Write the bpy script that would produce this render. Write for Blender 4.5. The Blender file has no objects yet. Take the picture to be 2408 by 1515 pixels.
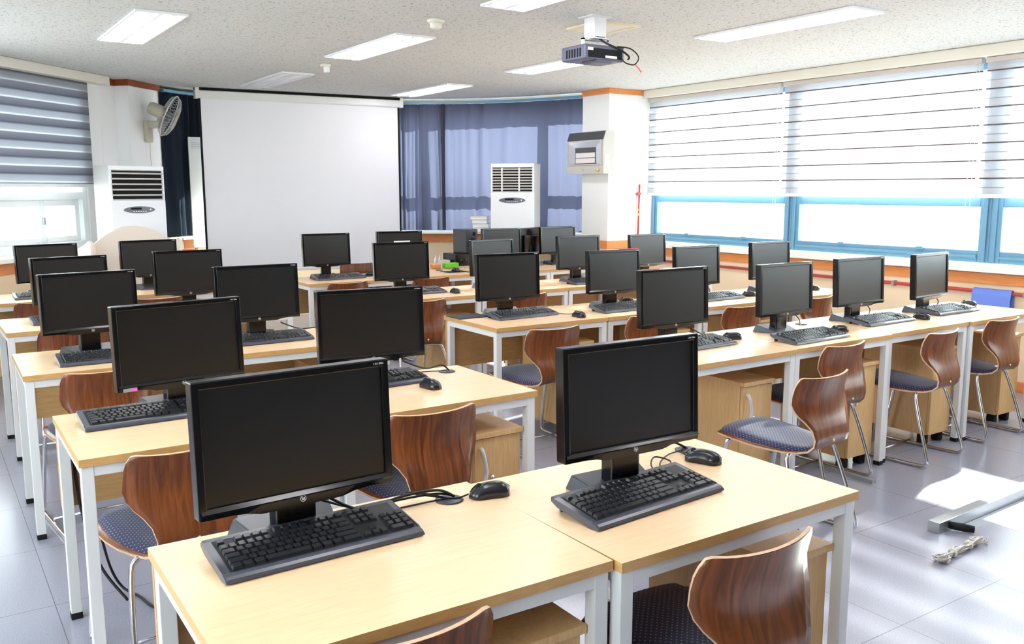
import bpy, bmesh, math, random
from mathutils import Vector, Matrix
random.seed(7)
C = bpy.context.scene.collection
scene = bpy.context.scene
PI = math.pi

# ------------------------------------------------------------------ camera, world, sun, exposure
CAM = (-0.3495, -1.2456, 1.4882)
F, PITCH, ROLL, YAW = 2091.04, 0.148475, -0.00119, 0.590919
_f = Vector((math.sin(YAW) * math.cos(PITCH), math.cos(YAW) * math.cos(PITCH), -math.sin(PITCH)))
_r0 = Vector((math.cos(YAW), -math.sin(YAW), 0))
_u0 = _r0.cross(_f)
_R = math.cos(ROLL) * _r0 + math.sin(ROLL) * _u0
_U = -math.sin(ROLL) * _r0 + math.cos(ROLL) * _u0
cd = bpy.data.cameras.new('camera')
cd.sensor_width = 36.0
cd.lens = F / 2408 * 36.0
cd.clip_start = 0.05
cam = bpy.data.objects.new('camera', cd)
C.objects.link(cam)
cam.matrix_world = Matrix(((_R.x, _U.x, -_f.x, CAM[0]), (_R.y, _U.y, -_f.y, CAM[1]), (_R.z, _U.z, -_f.z, CAM[2]), (0, 0, 0, 1)))
scene.camera = cam

world = bpy.data.worlds.new('sky')
scene.world = world
world.use_nodes = True
bg = world.node_tree.nodes['Background']
bg.inputs[0].default_value = (0.93, 0.97, 1.0, 1)
bg.inputs[1].default_value = 5.0
sd = bpy.data.lights.new('sun', 'SUN')
sd.energy = 20.0
sd.angle = 0.012
sd.color = (1.0, 0.96, 0.88)
sun = bpy.data.objects.new('sun', sd)
C.objects.link(sun)
_el, _az = math.radians(24.9), math.radians(12.5)
sun.rotation_euler = Vector((-math.cos(_az) * math.cos(_el), -math.sin(_az) * math.cos(_el), -math.sin(_el))).to_track_quat('-Z', 'Y').to_euler()
scene.view_settings.view_transform = 'Standard'
scene.view_settings.look = 'None'
scene.view_settings.exposure = 1.07
scene.view_settings.gamma = 1.0
scene.view_settings.use_curve_mapping = False
TUBE_LIGHT = 22.0

CEIL = 2.52


def ray(px, py):
    a, b = (px - 1204) / F, (py - 757.5) / F
    return (_f + a * _R - b * _U)


def at_z(px, py, z):
    d = ray(px, py)
    return Vector(CAM) + d * ((z - CAM[2]) / d.z)


def at_y(px, py, y):
    d = ray(px, py)
    return Vector(CAM) + d * ((y - CAM[1]) / d.y)


def at_x(px, py, x):
    d = ray(px, py)
    return Vector(CAM) + d * ((x - CAM[0]) / d.x)


# ------------------------------------------------------------------ materials
def lin(c):
    return tuple((v / 255 / 12.92) if v / 255 <= 0.04045 else ((v / 255 + 0.055) / 1.055) ** 2.4 for v in c)


def mat(name, col, rough=0.5, metal=0.0, spec=0.5, noise=0.0, nscale=20, bump=0.0, stretch=(1, 1, 1), coat=0.0):
    m = bpy.data.materials.new(name)
    m.use_nodes = True
    nt = m.node_tree
    p = nt.nodes['Principled BSDF']
    l = lin(col)
    p.inputs['Base Color'].default_value = (*l, 1)
    p.inputs['Roughness'].default_value = rough
    p.inputs['Metallic'].default_value = metal
    p.inputs['Specular IOR Level'].default_value = spec
    p.inputs['Coat Weight'].default_value = coat
    p.inputs['Coat Roughness'].default_value = 0.15
    if noise or bump:
        tc = nt.nodes.new('ShaderNodeTexCoord')
        mp = nt.nodes.new('ShaderNodeMapping')
        mp.inputs['Scale'].default_value = stretch
        nz = nt.nodes.new('ShaderNodeTexNoise')
        nz.inputs['Scale'].default_value = nscale
        nz.inputs['Detail'].default_value = 4
        nt.links.new(tc.outputs['Object'], mp.inputs['Vector'])
        nt.links.new(mp.outputs['Vector'], nz.inputs['Vector'])
        if noise:
            r = nt.nodes.new('ShaderNodeValToRGB')
            r.color_ramp.elements[0].position = 0.3
            r.color_ramp.elements[1].position = 0.7
            r.color_ramp.elements[0].color = (*[v * (1 - noise) for v in l], 1)
            r.color_ramp.elements[1].color = (*[min(1, v * (1 + noise)) for v in l], 1)
            nt.links.new(nz.outputs['Fac'], r.inputs['Fac'])
            nt.links.new(r.outputs['Color'], p.inputs['Base Color'])
        if bump:
            b = nt.nodes.new('ShaderNodeBump')
            b.inputs['Strength'].default_value = bump
            b.inputs['Distance'].default_value = 0.004
            nt.links.new(nz.outputs['Fac'], b.inputs['Height'])
            nt.links.new(b.outputs['Normal'], p.inputs['Normal'])
    return m


def wood(name, ca, cb, scale, stretch, rough=0.35, spec=0.4, coat=0.0):
    m = mat(name, ca, rough, 0, spec, coat=coat)
    nt = m.node_tree
    p = nt.nodes['Principled BSDF']
    tc = nt.nodes.new('ShaderNodeTexCoord')
    oi = nt.nodes.new('ShaderNodeObjectInfo')
    ad = nt.nodes.new('ShaderNodeVectorMath')
    ad.operation = 'ADD'
    mp = nt.nodes.new('ShaderNodeMapping')
    mp.inputs['Scale'].default_value = stretch
    nz = nt.nodes.new('ShaderNodeTexNoise')
    nz.inputs['Scale'].default_value = scale
    nz.inputs['Detail'].default_value = 5
    nz.inputs['Distortion'].default_value = 1.2
    r = nt.nodes.new('ShaderNodeValToRGB')
    r.color_ramp.elements[0].position = 0.32
    r.color_ramp.elements[1].position = 0.68
    r.color_ramp.elements[0].color = (*lin(cb), 1)
    r.color_ramp.elements[1].color = (*lin(ca), 1)
    L = nt.links.new
    L(tc.outputs['Object'], ad.inputs[0])
    L(oi.outputs['Random'], ad.inputs[1])
    L(ad.outputs['Vector'], mp.inputs['Vector'])
    L(mp.outputs['Vector'], nz.inputs['Vector'])
    L(nz.outputs['Fac'], r.inputs['Fac'])
    L(r.outputs['Color'], p.inputs['Base Color'])
    return m


def emis(name, col, s):
    m = bpy.data.materials.new(name)
    m.use_nodes = True
    nt = m.node_tree
    nt.nodes.clear()
    e = nt.nodes.new('ShaderNodeEmission')
    e.inputs[0].default_value = (*lin(col), 1)
    e.inputs[1].default_value = s
    o = nt.nodes.new('ShaderNodeOutputMaterial')
    nt.links.new(e.outputs[0], o.inputs[0])
    return m


def glass(name):
    m = bpy.data.materials.new(name)
    m.use_nodes = True
    nt = m.node_tree
    nt.nodes.clear()
    t = nt.nodes.new('ShaderNodeBsdfTransparent')
    t.inputs[0].default_value = (0.93, 0.97, 0.96, 1)
    g = nt.nodes.new('ShaderNodeBsdfGlossy')
    g.inputs['Roughness'].default_value = 0.02
    fr = nt.nodes.new('ShaderNodeFresnel')
    fr.inputs[0].default_value = 1.35
    mx = nt.nodes.new('ShaderNodeMixShader')
    o = nt.nodes.new('ShaderNodeOutputMaterial')
    ge = nt.nodes.new('ShaderNodeNewGeometry')
    inv_ = nt.nodes.new('ShaderNodeMath')
    inv_.operation = 'SUBTRACT'
    inv_.inputs[0].default_value = 1.0
    mu = nt.nodes.new('ShaderNodeMath')
    mu.operation = 'MULTIPLY'
    nt.links.new(ge.outputs['Backfacing'], inv_.inputs[1])
    nt.links.new(fr.outputs[0], mu.inputs[0])
    nt.links.new(inv_.outputs[0], mu.inputs[1])
    nt.links.new(mu.outputs[0], mx.inputs[0])
    nt.links.new(t.outputs[0], mx.inputs[1])
    nt.links.new(g.outputs[0], mx.inputs[2])
    nt.links.new(mx.outputs[0], o.inputs[0])
    return m


def cloth(name, dcol, tcol, fac, stripes=None, sheer=None):
    """diffuse front plus light that comes through; stripes = (period, dense share, sheer colours) along Z"""
    m = bpy.data.materials.new(name)
    m.use_nodes = True
    nt = m.node_tree
    nt.nodes.clear()
    L = nt.links.new
    d = nt.nodes.new('ShaderNodeBsdfDiffuse')
    d.inputs[0].default_value = (*lin(dcol), 1)
    t = nt.nodes.new('ShaderNodeBsdfTranslucent')
    t.inputs[0].default_value = (*lin(tcol), 1)
    mx = nt.nodes.new('ShaderNodeMixShader')
    mx.inputs[0].default_value = fac
    o = nt.nodes.new('ShaderNodeOutputMaterial')
    L(d.outputs[0], mx.inputs[1])
    L(t.outputs[0], mx.inputs[2])
    L(mx.outputs[0], o.inputs[0])
    tc = nt.nodes.new('ShaderNodeTexCoord')
    if stripes:
        per, bands = stripes
        sp = nt.nodes.new('ShaderNodeSeparateXYZ')
        L(tc.outputs['Object'], sp.inputs[0])
        mu = nt.nodes.new('ShaderNodeMath')
        mu.operation = 'DIVIDE'
        mu.inputs[1].default_value = per
        L(sp.outputs['Z'], mu.inputs[0])
        fr = nt.nodes.new('ShaderNodeMath')
        fr.operation = 'FRACT'
        L(mu.outputs[0], fr.inputs[0])
        for node, key in ((d, 0), (t, 1)):
            r = nt.nodes.new('ShaderNodeValToRGB')
            r.color_ramp.interpolation = 'LINEAR'
            el = r.color_ramp.elements
            while len(el) < len(bands):
                el.new(0.5)
            for e, (pos, cd_, ct_) in zip(el, bands):
                e.position = pos
                e.color = (*lin((cd_, ct_)[key]), 1)
            L(fr.outputs[0], r.inputs[0])
            L(r.outputs[0], node.inputs[0])
        if sheer:
            mr = nt.nodes.new('ShaderNodeValToRGB')
            el = mr.color_ramp.elements
            while len(el) < len(sheer):
                el.new(0.5)
            for e, (pos, v) in zip(el, sheer):
                e.position = pos
                e.color = (v, v, v, 1)
            L(fr.outputs[0], mr.inputs[0])
            tp = nt.nodes.new('ShaderNodeBsdfTransparent')
            m2 = nt.nodes.new('ShaderNodeMixShader')
            L(mr.outputs[0], m2.inputs[0])
            L(mx.outputs[0], m2.inputs[1])
            L(tp.outputs[0], m2.inputs[2])
            L(m2.outputs[0], o.inputs[0])
    nz = nt.nodes.new('ShaderNodeTexNoise')
    nz.inputs['Scale'].default_value = 900
    L(tc.outputs['Object'], nz.inputs['Vector'])
    b = nt.nodes.new('ShaderNodeBump')
    b.inputs['Strength'].default_value = 0.15
    b.inputs['Distance'].default_value = 0.001
    L(nz.outputs['Fac'], b.inputs['Height'])
    L(b.outputs['Normal'], d.inputs['Normal'])
    return m


M = {}
M['top'] = wood('beech_laminate', (246, 212, 172), (239, 201, 157), 6, (1.2, 14, 4), 0.3, 0.45)
M['edge'] = wood('beech_edge', (206, 162, 104), (196, 150, 94), 8, (2, 10, 10), 0.4, 0.35)
M['panel'] = wood('beech_panel', (194, 154, 104), (180, 138, 90), 7, (1.5, 6, 16), 0.45, 0.3)
M['cabw'] = wood('cabinet_beech', (222, 182, 128), (208, 164, 110), 7, (16, 16, 1.2), 0.4, 0.35)
M['white_metal'] = mat('white_powder_coat', (222, 221, 221), 0.35, 0, 0.5)
M['black_rub'] = mat('black_rubber', (22, 22, 24), 0.7, 0, 0.3)
M['ply'] = wood('rosewood_veneer', (134, 74, 38), (84, 42, 20), 5, (9, 1.0, 1.0), 0.32, 0.4, coat=0.1)
M['plyedge'] = mat('plywood_edge', (214, 178, 146), 0.5, 0, 0.4, noise=0.15, nscale=60)
M['chrome'] = mat('brushed_chrome', (214, 214, 218), 0.16, 1.0)
M['brass'] = mat('brass', (214, 190, 96), 0.3, 0.9)
M['housing'] = mat('black_gloss_plastic', (13, 13, 16), 0.17, 0, 0.5)
M['screen'] = mat('screen_surface', (4, 4, 5), 0.36, 0, 0.7)
M['backwall'] = mat('darkened_back_wall', (74, 68, 64), 0.6, 0, 0.3, noise=0.1, nscale=6)  # unseen wall, colour kept dark so the screens reflect little light
M['stand'] = mat('dark_grey_plastic', (62, 64, 72), 0.3, 0, 0.5)
M['kbody'] = mat('keyboard_plastic', (74, 76, 86), 0.28, 0, 0.6)
M['key'] = mat('key_plastic', (30, 31, 36), 0.33, 0, 0.5)
M['mouse'] = mat('mouse_plastic', (34, 35, 40), 0.2, 0, 0.5)
M['cord'] = mat('cord_black', (18, 18, 20), 0.5, 0, 0.4)
M['silver'] = mat('silver_print', (214, 214, 216), 0.3, 0.3)
M['wall_white'] = mat('white_paint', (240, 240, 240), 0.6, 0, 0.3, bump=0.05, nscale=300)
M['wall_cream'] = mat('cream_paint', (247, 224, 190), 0.55, 0, 0.3, bump=0.05, nscale=300)
M['orange'] = wood('orange_wood_trim', (232, 152, 88), (220, 136, 74), 5, (8, 0.8, 12), 0.4, 0.4)
M['darktrim'] = wood('red_brown_trim', (156, 78, 46), (128, 58, 34), 5, (6, 6, 14), 0.4, 0.4)
M['sill'] = mat('white_sill', (244, 244, 240), 0.35)
M['blue'] = mat('blue_window_paint', (104, 152, 182), 0.4, 0, 0.5)
M['pvc'] = mat('white_pvc', (240, 244, 246), 0.3)
M['glass'] = glass('window_glass')
M['cream_rail'] = mat('cream_rail', (234, 230, 218), 0.5)
M['ac'] = mat('white_appliance', (242, 243, 248), 0.3, 0, 0.5)
M['acs'] = mat('grey_white_appliance', (216, 214, 208), 0.4, 0, 0.4)
M['slat'] = mat('louvre_slat', (196, 190, 186), 0.35, 0, 0.5)
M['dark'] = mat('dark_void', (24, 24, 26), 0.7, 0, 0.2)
M['greyoval'] = mat('grey_control_panel', (96, 98, 108), 0.25, 0, 0.5)
M['fan'] = mat('beige_plastic', (196, 190, 170), 0.4, 0, 0.4)
M['fanwire'] = mat('cage_wire', (212, 210, 204), 0.35, 0.2)
M['blade'] = mat('blade_plastic', (120, 124, 134), 0.3, 0, 0.5)
M['lectern'] = mat('pale_pink_beige_laminate', (232, 220, 208), 0.45, 0, 0.4)
M['paper'] = mat('white_paper', (244, 244, 242), 0.7, 0, 0.2)
M['ink'] = mat('grey_ink', (140, 140, 150), 0.7, 0, 0.2)
M['red'] = mat('red_paint', (196, 74, 70), 0.4)
M['redtag'] = mat('red_sticker', (228, 92, 92), 0.5)
M['pink'] = mat('pink_sticker', (236, 110, 200), 0.5)
M['greytag'] = mat('grey_sticker', (150, 150, 160), 0.5)
M['bluetag'] = mat('pale_blue_sticker', (150, 182, 232), 0.5)
M['yellow'] = mat('yellow_tape', (232, 210, 90), 0.5)
M['green'] = mat('green_box', (120, 214, 40), 0.5)
M['orangebox'] = mat('orange_box', (232, 150, 84), 0.5)
M['alu'] = mat('aluminium', (168, 172, 176), 0.32, 0.85)
M['alub'] = mat('dull_aluminium', (150, 154, 156), 0.45, 0.5)
M['rope'] = mat('twine', (196, 188, 184), 0.8, 0, 0.2)
M['bluecloth'] = mat('blue_fabric', (120, 146, 232), 0.8, 0, 0.2, noise=0.06, nscale=200)
M['proj'] = mat('projector_plastic', (88, 90, 112), 0.35, 0, 0.5)
M['heat'] = mat('heater_enamel', (196, 193, 186), 0.4, 0, 0.4)
M['heatdark'] = mat('heater_dark_band', (70, 72, 76), 0.4)
M['mirror'] = mat('polished_reflector', (190, 192, 200), 0.18, 0.9)
M['ceramic'] = mat('ceramic_plate', (226, 218, 220), 0.6)
M['knob'] = mat('cream_knob', (226, 208, 164), 0.4)
M['tube'] = emis('fluorescent_tube', (255, 252, 255), TUBE_LIGHT)
M['tubeoff'] = mat('unlit_tube', (236, 236, 240), 0.3)
M['lampwhite'] = mat('lamp_white', (244, 244, 248), 0.35)
M['cabcream'] = mat('cream_frame', (232, 220, 186), 0.5)
M['padblack'] = mat('mouse_pad_black', (40, 41, 46), 0.6, 0, 0.3)
M['bottle'] = mat('white_bottle', (238, 238, 240), 0.35)
M['hose'] = mat('pale_hose', (228, 226, 206), 0.4)
M['curtain'] = cloth('blue_curtain', (86, 87, 104), (64, 67, 84), 0.5)
M['curtdark'] = cloth('unlit_curtain', (40, 46, 56), (22, 26, 32), 0.15)  # curtain stretch without backlight, its shade put into darker cloth colours
M['screenfab'] = mat('projection_fabric', (250, 250, 254), 0.7, 0, 0.2, bump=0.02, nscale=40)
M['blind_l'] = cloth('zebra_blind_shaded', (170, 174, 190), (120, 124, 140), 0.5, (0.135, (  # shaded copy of the zebra blind, the missing sun painted as grey
    (0.0, (128, 132, 146), (92, 94, 106)), (0.10, (150, 153, 166), (120, 122, 132)), (0.44, (168, 171, 180), (138, 140, 148)),
    (0.50, (216, 220, 222), (220, 222, 224)), (0.58, (196, 201, 206), (168, 172, 178)), (0.90, (188, 193, 199), (156, 160, 167)), (1.0, (138, 142, 156), (100, 102, 114)))))
M['blind_r'] = cloth('zebra_blind_white', (226, 226, 232), (226, 224, 230), 0.5, (0.13, (
    (0.0, (140, 130, 136), (84, 76, 80)), (0.045, (104, 96, 102), (84, 76, 80)), (0.07, (234, 234, 238), (164, 163, 166)), (0.46, (236, 236, 240), (166, 165, 168)),
    (0.50, (180, 172, 180), (110, 104, 108)), (0.54, (238, 238, 242), (172, 171, 174)), (0.955, (236, 236, 240), (166, 165, 168)), (1.0, (104, 96, 102), (84, 76, 80)))),
    ((0.0, 0.0), (0.05, 0.0), (0.08, 0.28), (0.45, 0.28), (0.5, 0.08), (0.55, 0.45), (0.95, 0.45), (1.0, 0.0)))







def pad_material():
    m = mat('dotted_seat_fabric', (52, 54, 86), 0.85, 0, 0.2)
    nt = m.node_tree
    L = nt.links.new
    p = nt.nodes['Principled BSDF']
    tc = nt.nodes.new('ShaderNodeTexCoord')
    mp = nt.nodes.new('ShaderNodeMapping')
    mp.inputs['Scale'].default_value = (82, 82, 0)
    mp.inputs['Rotation'].default_value = (0, 0, 0.785)
    v = nt.nodes.new('ShaderNodeTexVoronoi')
    v.inputs['Scale'].default_value = 1.0
    v.inputs['Randomness'].default_value = 0.0
    r = nt.nodes.new('ShaderNodeValToRGB')
    r.color_ramp.elements[0].position = 0.14
    r.color_ramp.elements[0].color = (*lin((140, 138, 168)), 1)
    r.color_ramp.elements[1].position = 0.22
    r.color_ramp.elements[1].color = (*lin((50, 52, 80)), 1)
    L(tc.outputs['Object'], mp.inputs[0])
    L(mp.outputs[0], v.inputs['Vector'])
    L(v.outputs['Distance'], r.inputs[0])
    L(r.outputs[0], p.inputs['Base Color'])
    p.inputs['Sheen Weight'].default_value = 0.3
    return m


M['pad'] = pad_material()


def floor_material():
    m = mat('grey_vinyl_tiles', (150, 151, 166), 0.24, 0, 0.75)
    nt = m.node_tree
    L = nt.links.new
    p = nt.nodes['Principled BSDF']
    tc = nt.nodes.new('ShaderNodeTexCoord')
    nz = nt.nodes.new('ShaderNodeTexNoise')
    nz.inputs['Scale'].default_value = 260
    nz.inputs['Detail'].default_value = 3
    r = nt.nodes.new('ShaderNodeValToRGB')
    r.color_ramp.elements[0].position = 0.3
    r.color_ramp.elements[1].position = 0.72
    r.color_ramp.elements[0].color = (*lin((134, 135, 152)), 1)
    r.color_ramp.elements[1].color = (*lin((166, 166, 181)), 1)
    L(tc.outputs['Object'], nz.inputs['Vector'])
    L(nz.outputs['Fac'], r.inputs[0])
    mp = nt.nodes.new('ShaderNodeMapping')
    mp.inputs['Location'].default_value = (-2.366, -0.394, 0)
    br = nt.nodes.new('ShaderNodeTexBrick')
    br.offset = 0
    br.inputs['Scale'].default_value = 1
    br.inputs['Brick Width'].default_value = 0.6
    br.inputs['Row Height'].default_value = 0.6
    br.inputs['Mortar Size'].default_value = 0.0016
    br.inputs['Mortar Smooth'].default_value = 0.1
    L(tc.outputs['Object'], mp.inputs[0])
    L(mp.outputs[0], br.inputs['Vector'])
    mx = nt.nodes.new('ShaderNodeMix')
    mx.data_type = 'RGBA'
    L(br.outputs['Fac'], mx.inputs['Factor'])
    L(r.outputs[0], mx.inputs['A'])
    mx.inputs['B'].default_value = (*lin((104, 100, 112)), 1)
    L(mx.outputs['Result'], p.inputs['Base Color'])
    n2 = nt.nodes.new('ShaderNodeTexNoise')
    n2.inputs['Scale'].default_value = 3
    r2 = nt.nodes.new('ShaderNodeMapRange')
    r2.inputs['To Min'].default_value = 0.19
    r2.inputs['To Max'].default_value = 0.25
    L(tc.outputs['Object'], n2.inputs['Vector'])
    L(n2.outputs['Fac'], r2.inputs['Value'])
    L(r2.outputs[0], p.inputs['Roughness'])
    return m


def ceiling_material():
    m = mat('mineral_fibre_ceiling', (218, 219, 217), 0.9, 0, 0.1)
    nt = m.node_tree
    L = nt.links.new
    p = nt.nodes['Principled BSDF']
    tc = nt.nodes.new('ShaderNodeTexCoord')
    nz = nt.nodes.new('ShaderNodeTexNoise')
    nz.inputs['Scale'].default_value = 70
    nz.inputs['Detail'].default_value = 3
    nz.inputs['Roughness'].default_value = 0.6
    nz.inputs['Distortion'].default_value = 0.6
    r = nt.nodes.new('ShaderNodeValToRGB')
    r.color_ramp.elements[0].position = 0.33
    r.color_ramp.elements[1].position = 0.43
    r.color_ramp.elements[0].color = (*lin((150, 144, 132)), 1)
    r.color_ramp.elements[1].color = (*lin((218, 219, 217)), 1)
    b = nt.nodes.new('ShaderNodeBump')
    b.inputs['Strength'].default_value = 0.35
    b.inputs['Distance'].default_value = 0.004
    L(tc.outputs['Object'], nz.inputs['Vector'])
    L(nz.outputs['Fac'], r.inputs[0])
    L(r.outputs[0], p.inputs['Base Color'])
    L(nz.outputs['Fac'], b.inputs['Height'])
    L(b.outputs[0], p.inputs['Normal'])
    return m


M['floor'] = floor_material()
M['ceiling'] = ceiling_material()


# ------------------------------------------------------------------ mesh helpers
class MB:
    def __init__(s, T=None):
        s.bm = bmesh.new()
        s.T = T
        s.mi = 0

    def _new(s, verts, faces):
        vs = [s.bm.verts.new(s.T @ Vector(v) if s.T else v) for v in verts]
        fs = []
        for f in faces:
            try:
                fc = s.bm.faces.new([vs[i] for i in f])
                fc.material_index = s.mi
                fs.append(fc)
            except ValueError:
                pass
        return vs, fs

    def box(s, x0, x1, y0, y1, z0, z1, bev=0.0, seg=2):
        vs, fs = s._new([(x0, y0, z0), (x1, y0, z0), (x1, y1, z0), (x0, y1, z0), (x0, y0, z1), (x1, y0, z1), (x1, y1, z1), (x0, y1, z1)],
                        [(3, 2, 1, 0), (4, 5, 6, 7), (0, 1, 5, 4), (1, 2, 6, 5), (2, 3, 7, 6), (3, 0, 4, 7)])
        if bev:
            ed = list({e for f in fs for e in f.edges})
            bmesh.ops.bevel(s.bm, geom=ed, offset=bev, segments=seg, affect='EDGES', profile=0.5)
        return s

    def cbox(s, cx, cy, cz, sx, sy, sz, bev=0.0, seg=2):
        return s.box(cx - sx / 2, cx + sx / 2, cy - sy / 2, cy + sy / 2, cz - sz / 2, cz + sz / 2, bev, seg)

    def tube(s, pts, r, n=10, smooth=True, caps=True):
        pts = [Vector(p) for p in pts]
        rings = []
        prev = None
        for i, p in enumerate(pts):
            t = (pts[min(i + 1, len(pts) - 1)] - pts[max(i - 1, 0)]).normalized()
            if prev is None:
                a = Vector((0, 0, 1)) if abs(t.z) < 0.9 else Vector((1, 0, 0))
                u = t.cross(a).normalized()
            else:
                u = (prev - t * prev.dot(t)).normalized()
            prev = u
            w = t.cross(u)
            rr = r[i] if isinstance(r, (list, tuple)) else r
            rings.append([p + (u * math.cos(2 * PI * k / n) + w * math.sin(2 * PI * k / n)) * rr for k in range(n)])
        verts = [v for rg in rings for v in rg]
        faces = []
        for i in range(len(rings) - 1):
            for k in range(n):
                faces.append((i * n + k, i * n + (k + 1) % n, (i + 1) * n + (k + 1) % n, (i + 1) * n + k))
        if caps:
            faces.append(tuple(range(n - 1, -1, -1)))
            faces.append(tuple((len(rings) - 1) * n + k for k in range(n)))
        _, fs = s._new(verts, faces)
        for f in fs[:(len(rings) - 1) * n]:
            f.smooth = smooth
        return s

    def cyl(s, p0, p1, r, n=20):
        return s.tube([p0, p1], r, n)

    def prism(s, poly, axis, a0, a1):
        """poly of 2-D points extruded along axis ('x','y','z') from a0 to a1"""
        def P(u, v, a):
            return {'x': (a, u, v), 'y': (u, a, v), 'z': (u, v, a)}[axis]
        n = len(poly)
        verts = [P(u, v, a0) for u, v in poly] + [P(u, v, a1) for u, v in poly]
        faces = [tuple(range(n))[::-1], tuple(range(n, 2 * n))] + [(i, (i + 1) % n, n + (i + 1) % n, n + i) for i in range(n)]
        s._new(verts, faces)
        return s

    def lathe(s, prof, c=(0, 0, 0), n=24, ax='z', smooth=True):
        verts = []
        for r, h in prof:
            for k in range(n):
                a = 2 * PI * k / n
                p = (r * math.cos(a), r * math.sin(a), h)
                if ax == 'y':
                    p = (p[0], h, p[1])
                if ax == 'x':
                    p = (h, p[0], p[1])
                verts.append((c[0] + p[0], c[1] + p[1], c[2] + p[2]))
        m = len(prof)
        faces = [(i * n + k, i * n + (k + 1) % n, (i + 1) * n + (k + 1) % n, (i + 1) * n + k) for i in range(m - 1) for k in range(n)]
        _, fs = s._new(verts, faces + [tuple(range(n))[::-1], tuple((m - 1) * n + k for k in range(n))])
        for f in fs[:-2]:
            f.smooth = smooth
        return s

    def grid(s, rows, smooth=True, close=False):
        n = len(rows[0])
        verts = [v for r in rows for v in r]
        faces = [(i * n + k, i * n + k + 1, (i + 1) * n + k + 1, (i + 1) * n + k) for i in range(len(rows) - 1) for k in range(n - 1)]
        _, fs = s._new(verts, faces)
        for f in fs:
            f.smooth = smooth
        return s

    def build(s, name, mats, parent=None, kind=None):
        bmesh.ops.recalc_face_normals(s.bm, faces=s.bm.faces[:])
        me = bpy.data.meshes.new(name)
        s.bm.to_mesh(me)
        s.bm.free()
        for m in (mats if isinstance(mats, (list, tuple)) else [mats]):
            me.materials.append(M[m] if isinstance(m, str) else m)
        o = bpy.data.objects.new(name, me)
        C.objects.link(o)
        if parent:
            o.parent = parent
        if kind:
            o['kind'] = kind
        return o


def thing(name, label, cat, loc=(0, 0, 0), rz=0.0, group=None):
    o = bpy.data.objects.new(name, None)
    o.empty_display_size = 0.05
    C.objects.link(o)
    o.location = loc
    o.rotation_euler = (0, 0, rz)
    o['label'] = label
    o['category'] = cat
    if group:
        o['group'] = group
    return o


def tag(o, label, cat, group=None):
    o['label'] = label
    o['category'] = cat
    if group:
        o['group'] = group
    return o


def dup(o, parent=None):
    c = o.copy()
    C.objects.link(c)
    if parent:
        c.parent = parent
    for ch in o.children:
        dup(ch, c)
    return c


def inst(proto, used, loc, rz, label, group):
    """first use moves the prototype itself, later uses copy it with its parts"""
    o = proto if not used else dup(proto)
    used.append(o)
    o.location = loc
    o.rotation_euler = (0, 0, rz)
    o['label'] = label
    o['group'] = group
    return o


def smoothpath(pts, k=6):
    """Catmull-Rom through points"""
    pts = [Vector(p) for p in pts]
    out = []
    for i in range(len(pts) - 1):
        p0, p1, p2, p3 = pts[max(i - 1, 0)], pts[i], pts[i + 1], pts[min(i + 2, len(pts) - 1)]
        for j in range(k):
            t = j / k
            out.append(0.5 * ((2 * p1) + (p2 - p0) * t + (2 * p0 - 5 * p1 + 4 * p2 - p3) * t * t + (3 * p1 - p0 - 3 * p2 + p3) * t ** 3))
    out.append(pts[-1])
    return out


def frame2d(ox, oy, ux, uy):
    """local X runs along (ux,uy), local Y to its left, Z up"""
    u = Vector((ux, uy, 0)).normalized()
    return Matrix(((u.x, -u.y, 0, ox), (u.y, u.x, 0, oy), (0, 0, 1, 0), (0, 0, 0, 1)))


# ------------------------------------------------------------------ room shell
WX = 6.342
MB().box(-2.3, 6.9, -2.9, 9.6, -0.1, 0.0).build('floor', 'floor', kind='structure')
MB().box(-2.3, 6.9, -2.9, -2.75, 0, CEIL).build('wall_back', 'backwall', kind='structure')

# right wall with a long window strip
WY = [(4.16, 6.03), (2.325, 4.16), (0.45, 2.325), (-1.4, 0.45)]
m = MB()
m.box(WX, WX + 0.22, -2.9, 6.3, 0, 0.885)
m.box(WX, WX + 0.22, -2.9, 6.3, 2.44, CEIL)
m.box(WX, WX + 0.22, 6.03, 6.3, 0.885, 2.44)
m.box(WX, WX + 0.22, -2.9, -1.4, 0.885, 2.44)
m.build('wall_right', 'wall_cream', kind='structure')
MB().box(WX - 0.09, WX + 0.02, -2.75, 6.04, 0.868, 0.925, 0.004).build('window_sill_right', 'sill', kind='structure')
MB().box(WX - 0.022, WX, -2.75, 6.04, 0.778, 0.858, 0.003).build('trim_1', 'orange', kind='structure')
MB().box(WX - 0.016, WX, -2.75, 6.04, 0.0, 0.075, 0.003).build('baseboard_right', 'orange', kind='structure')
MB().box(WX - 0.14, WX, -2.75, 6.02, 2.44, CEIL - 0.002, 0.003).build('trim_2', 'cream_rail', kind='structure')

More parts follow.
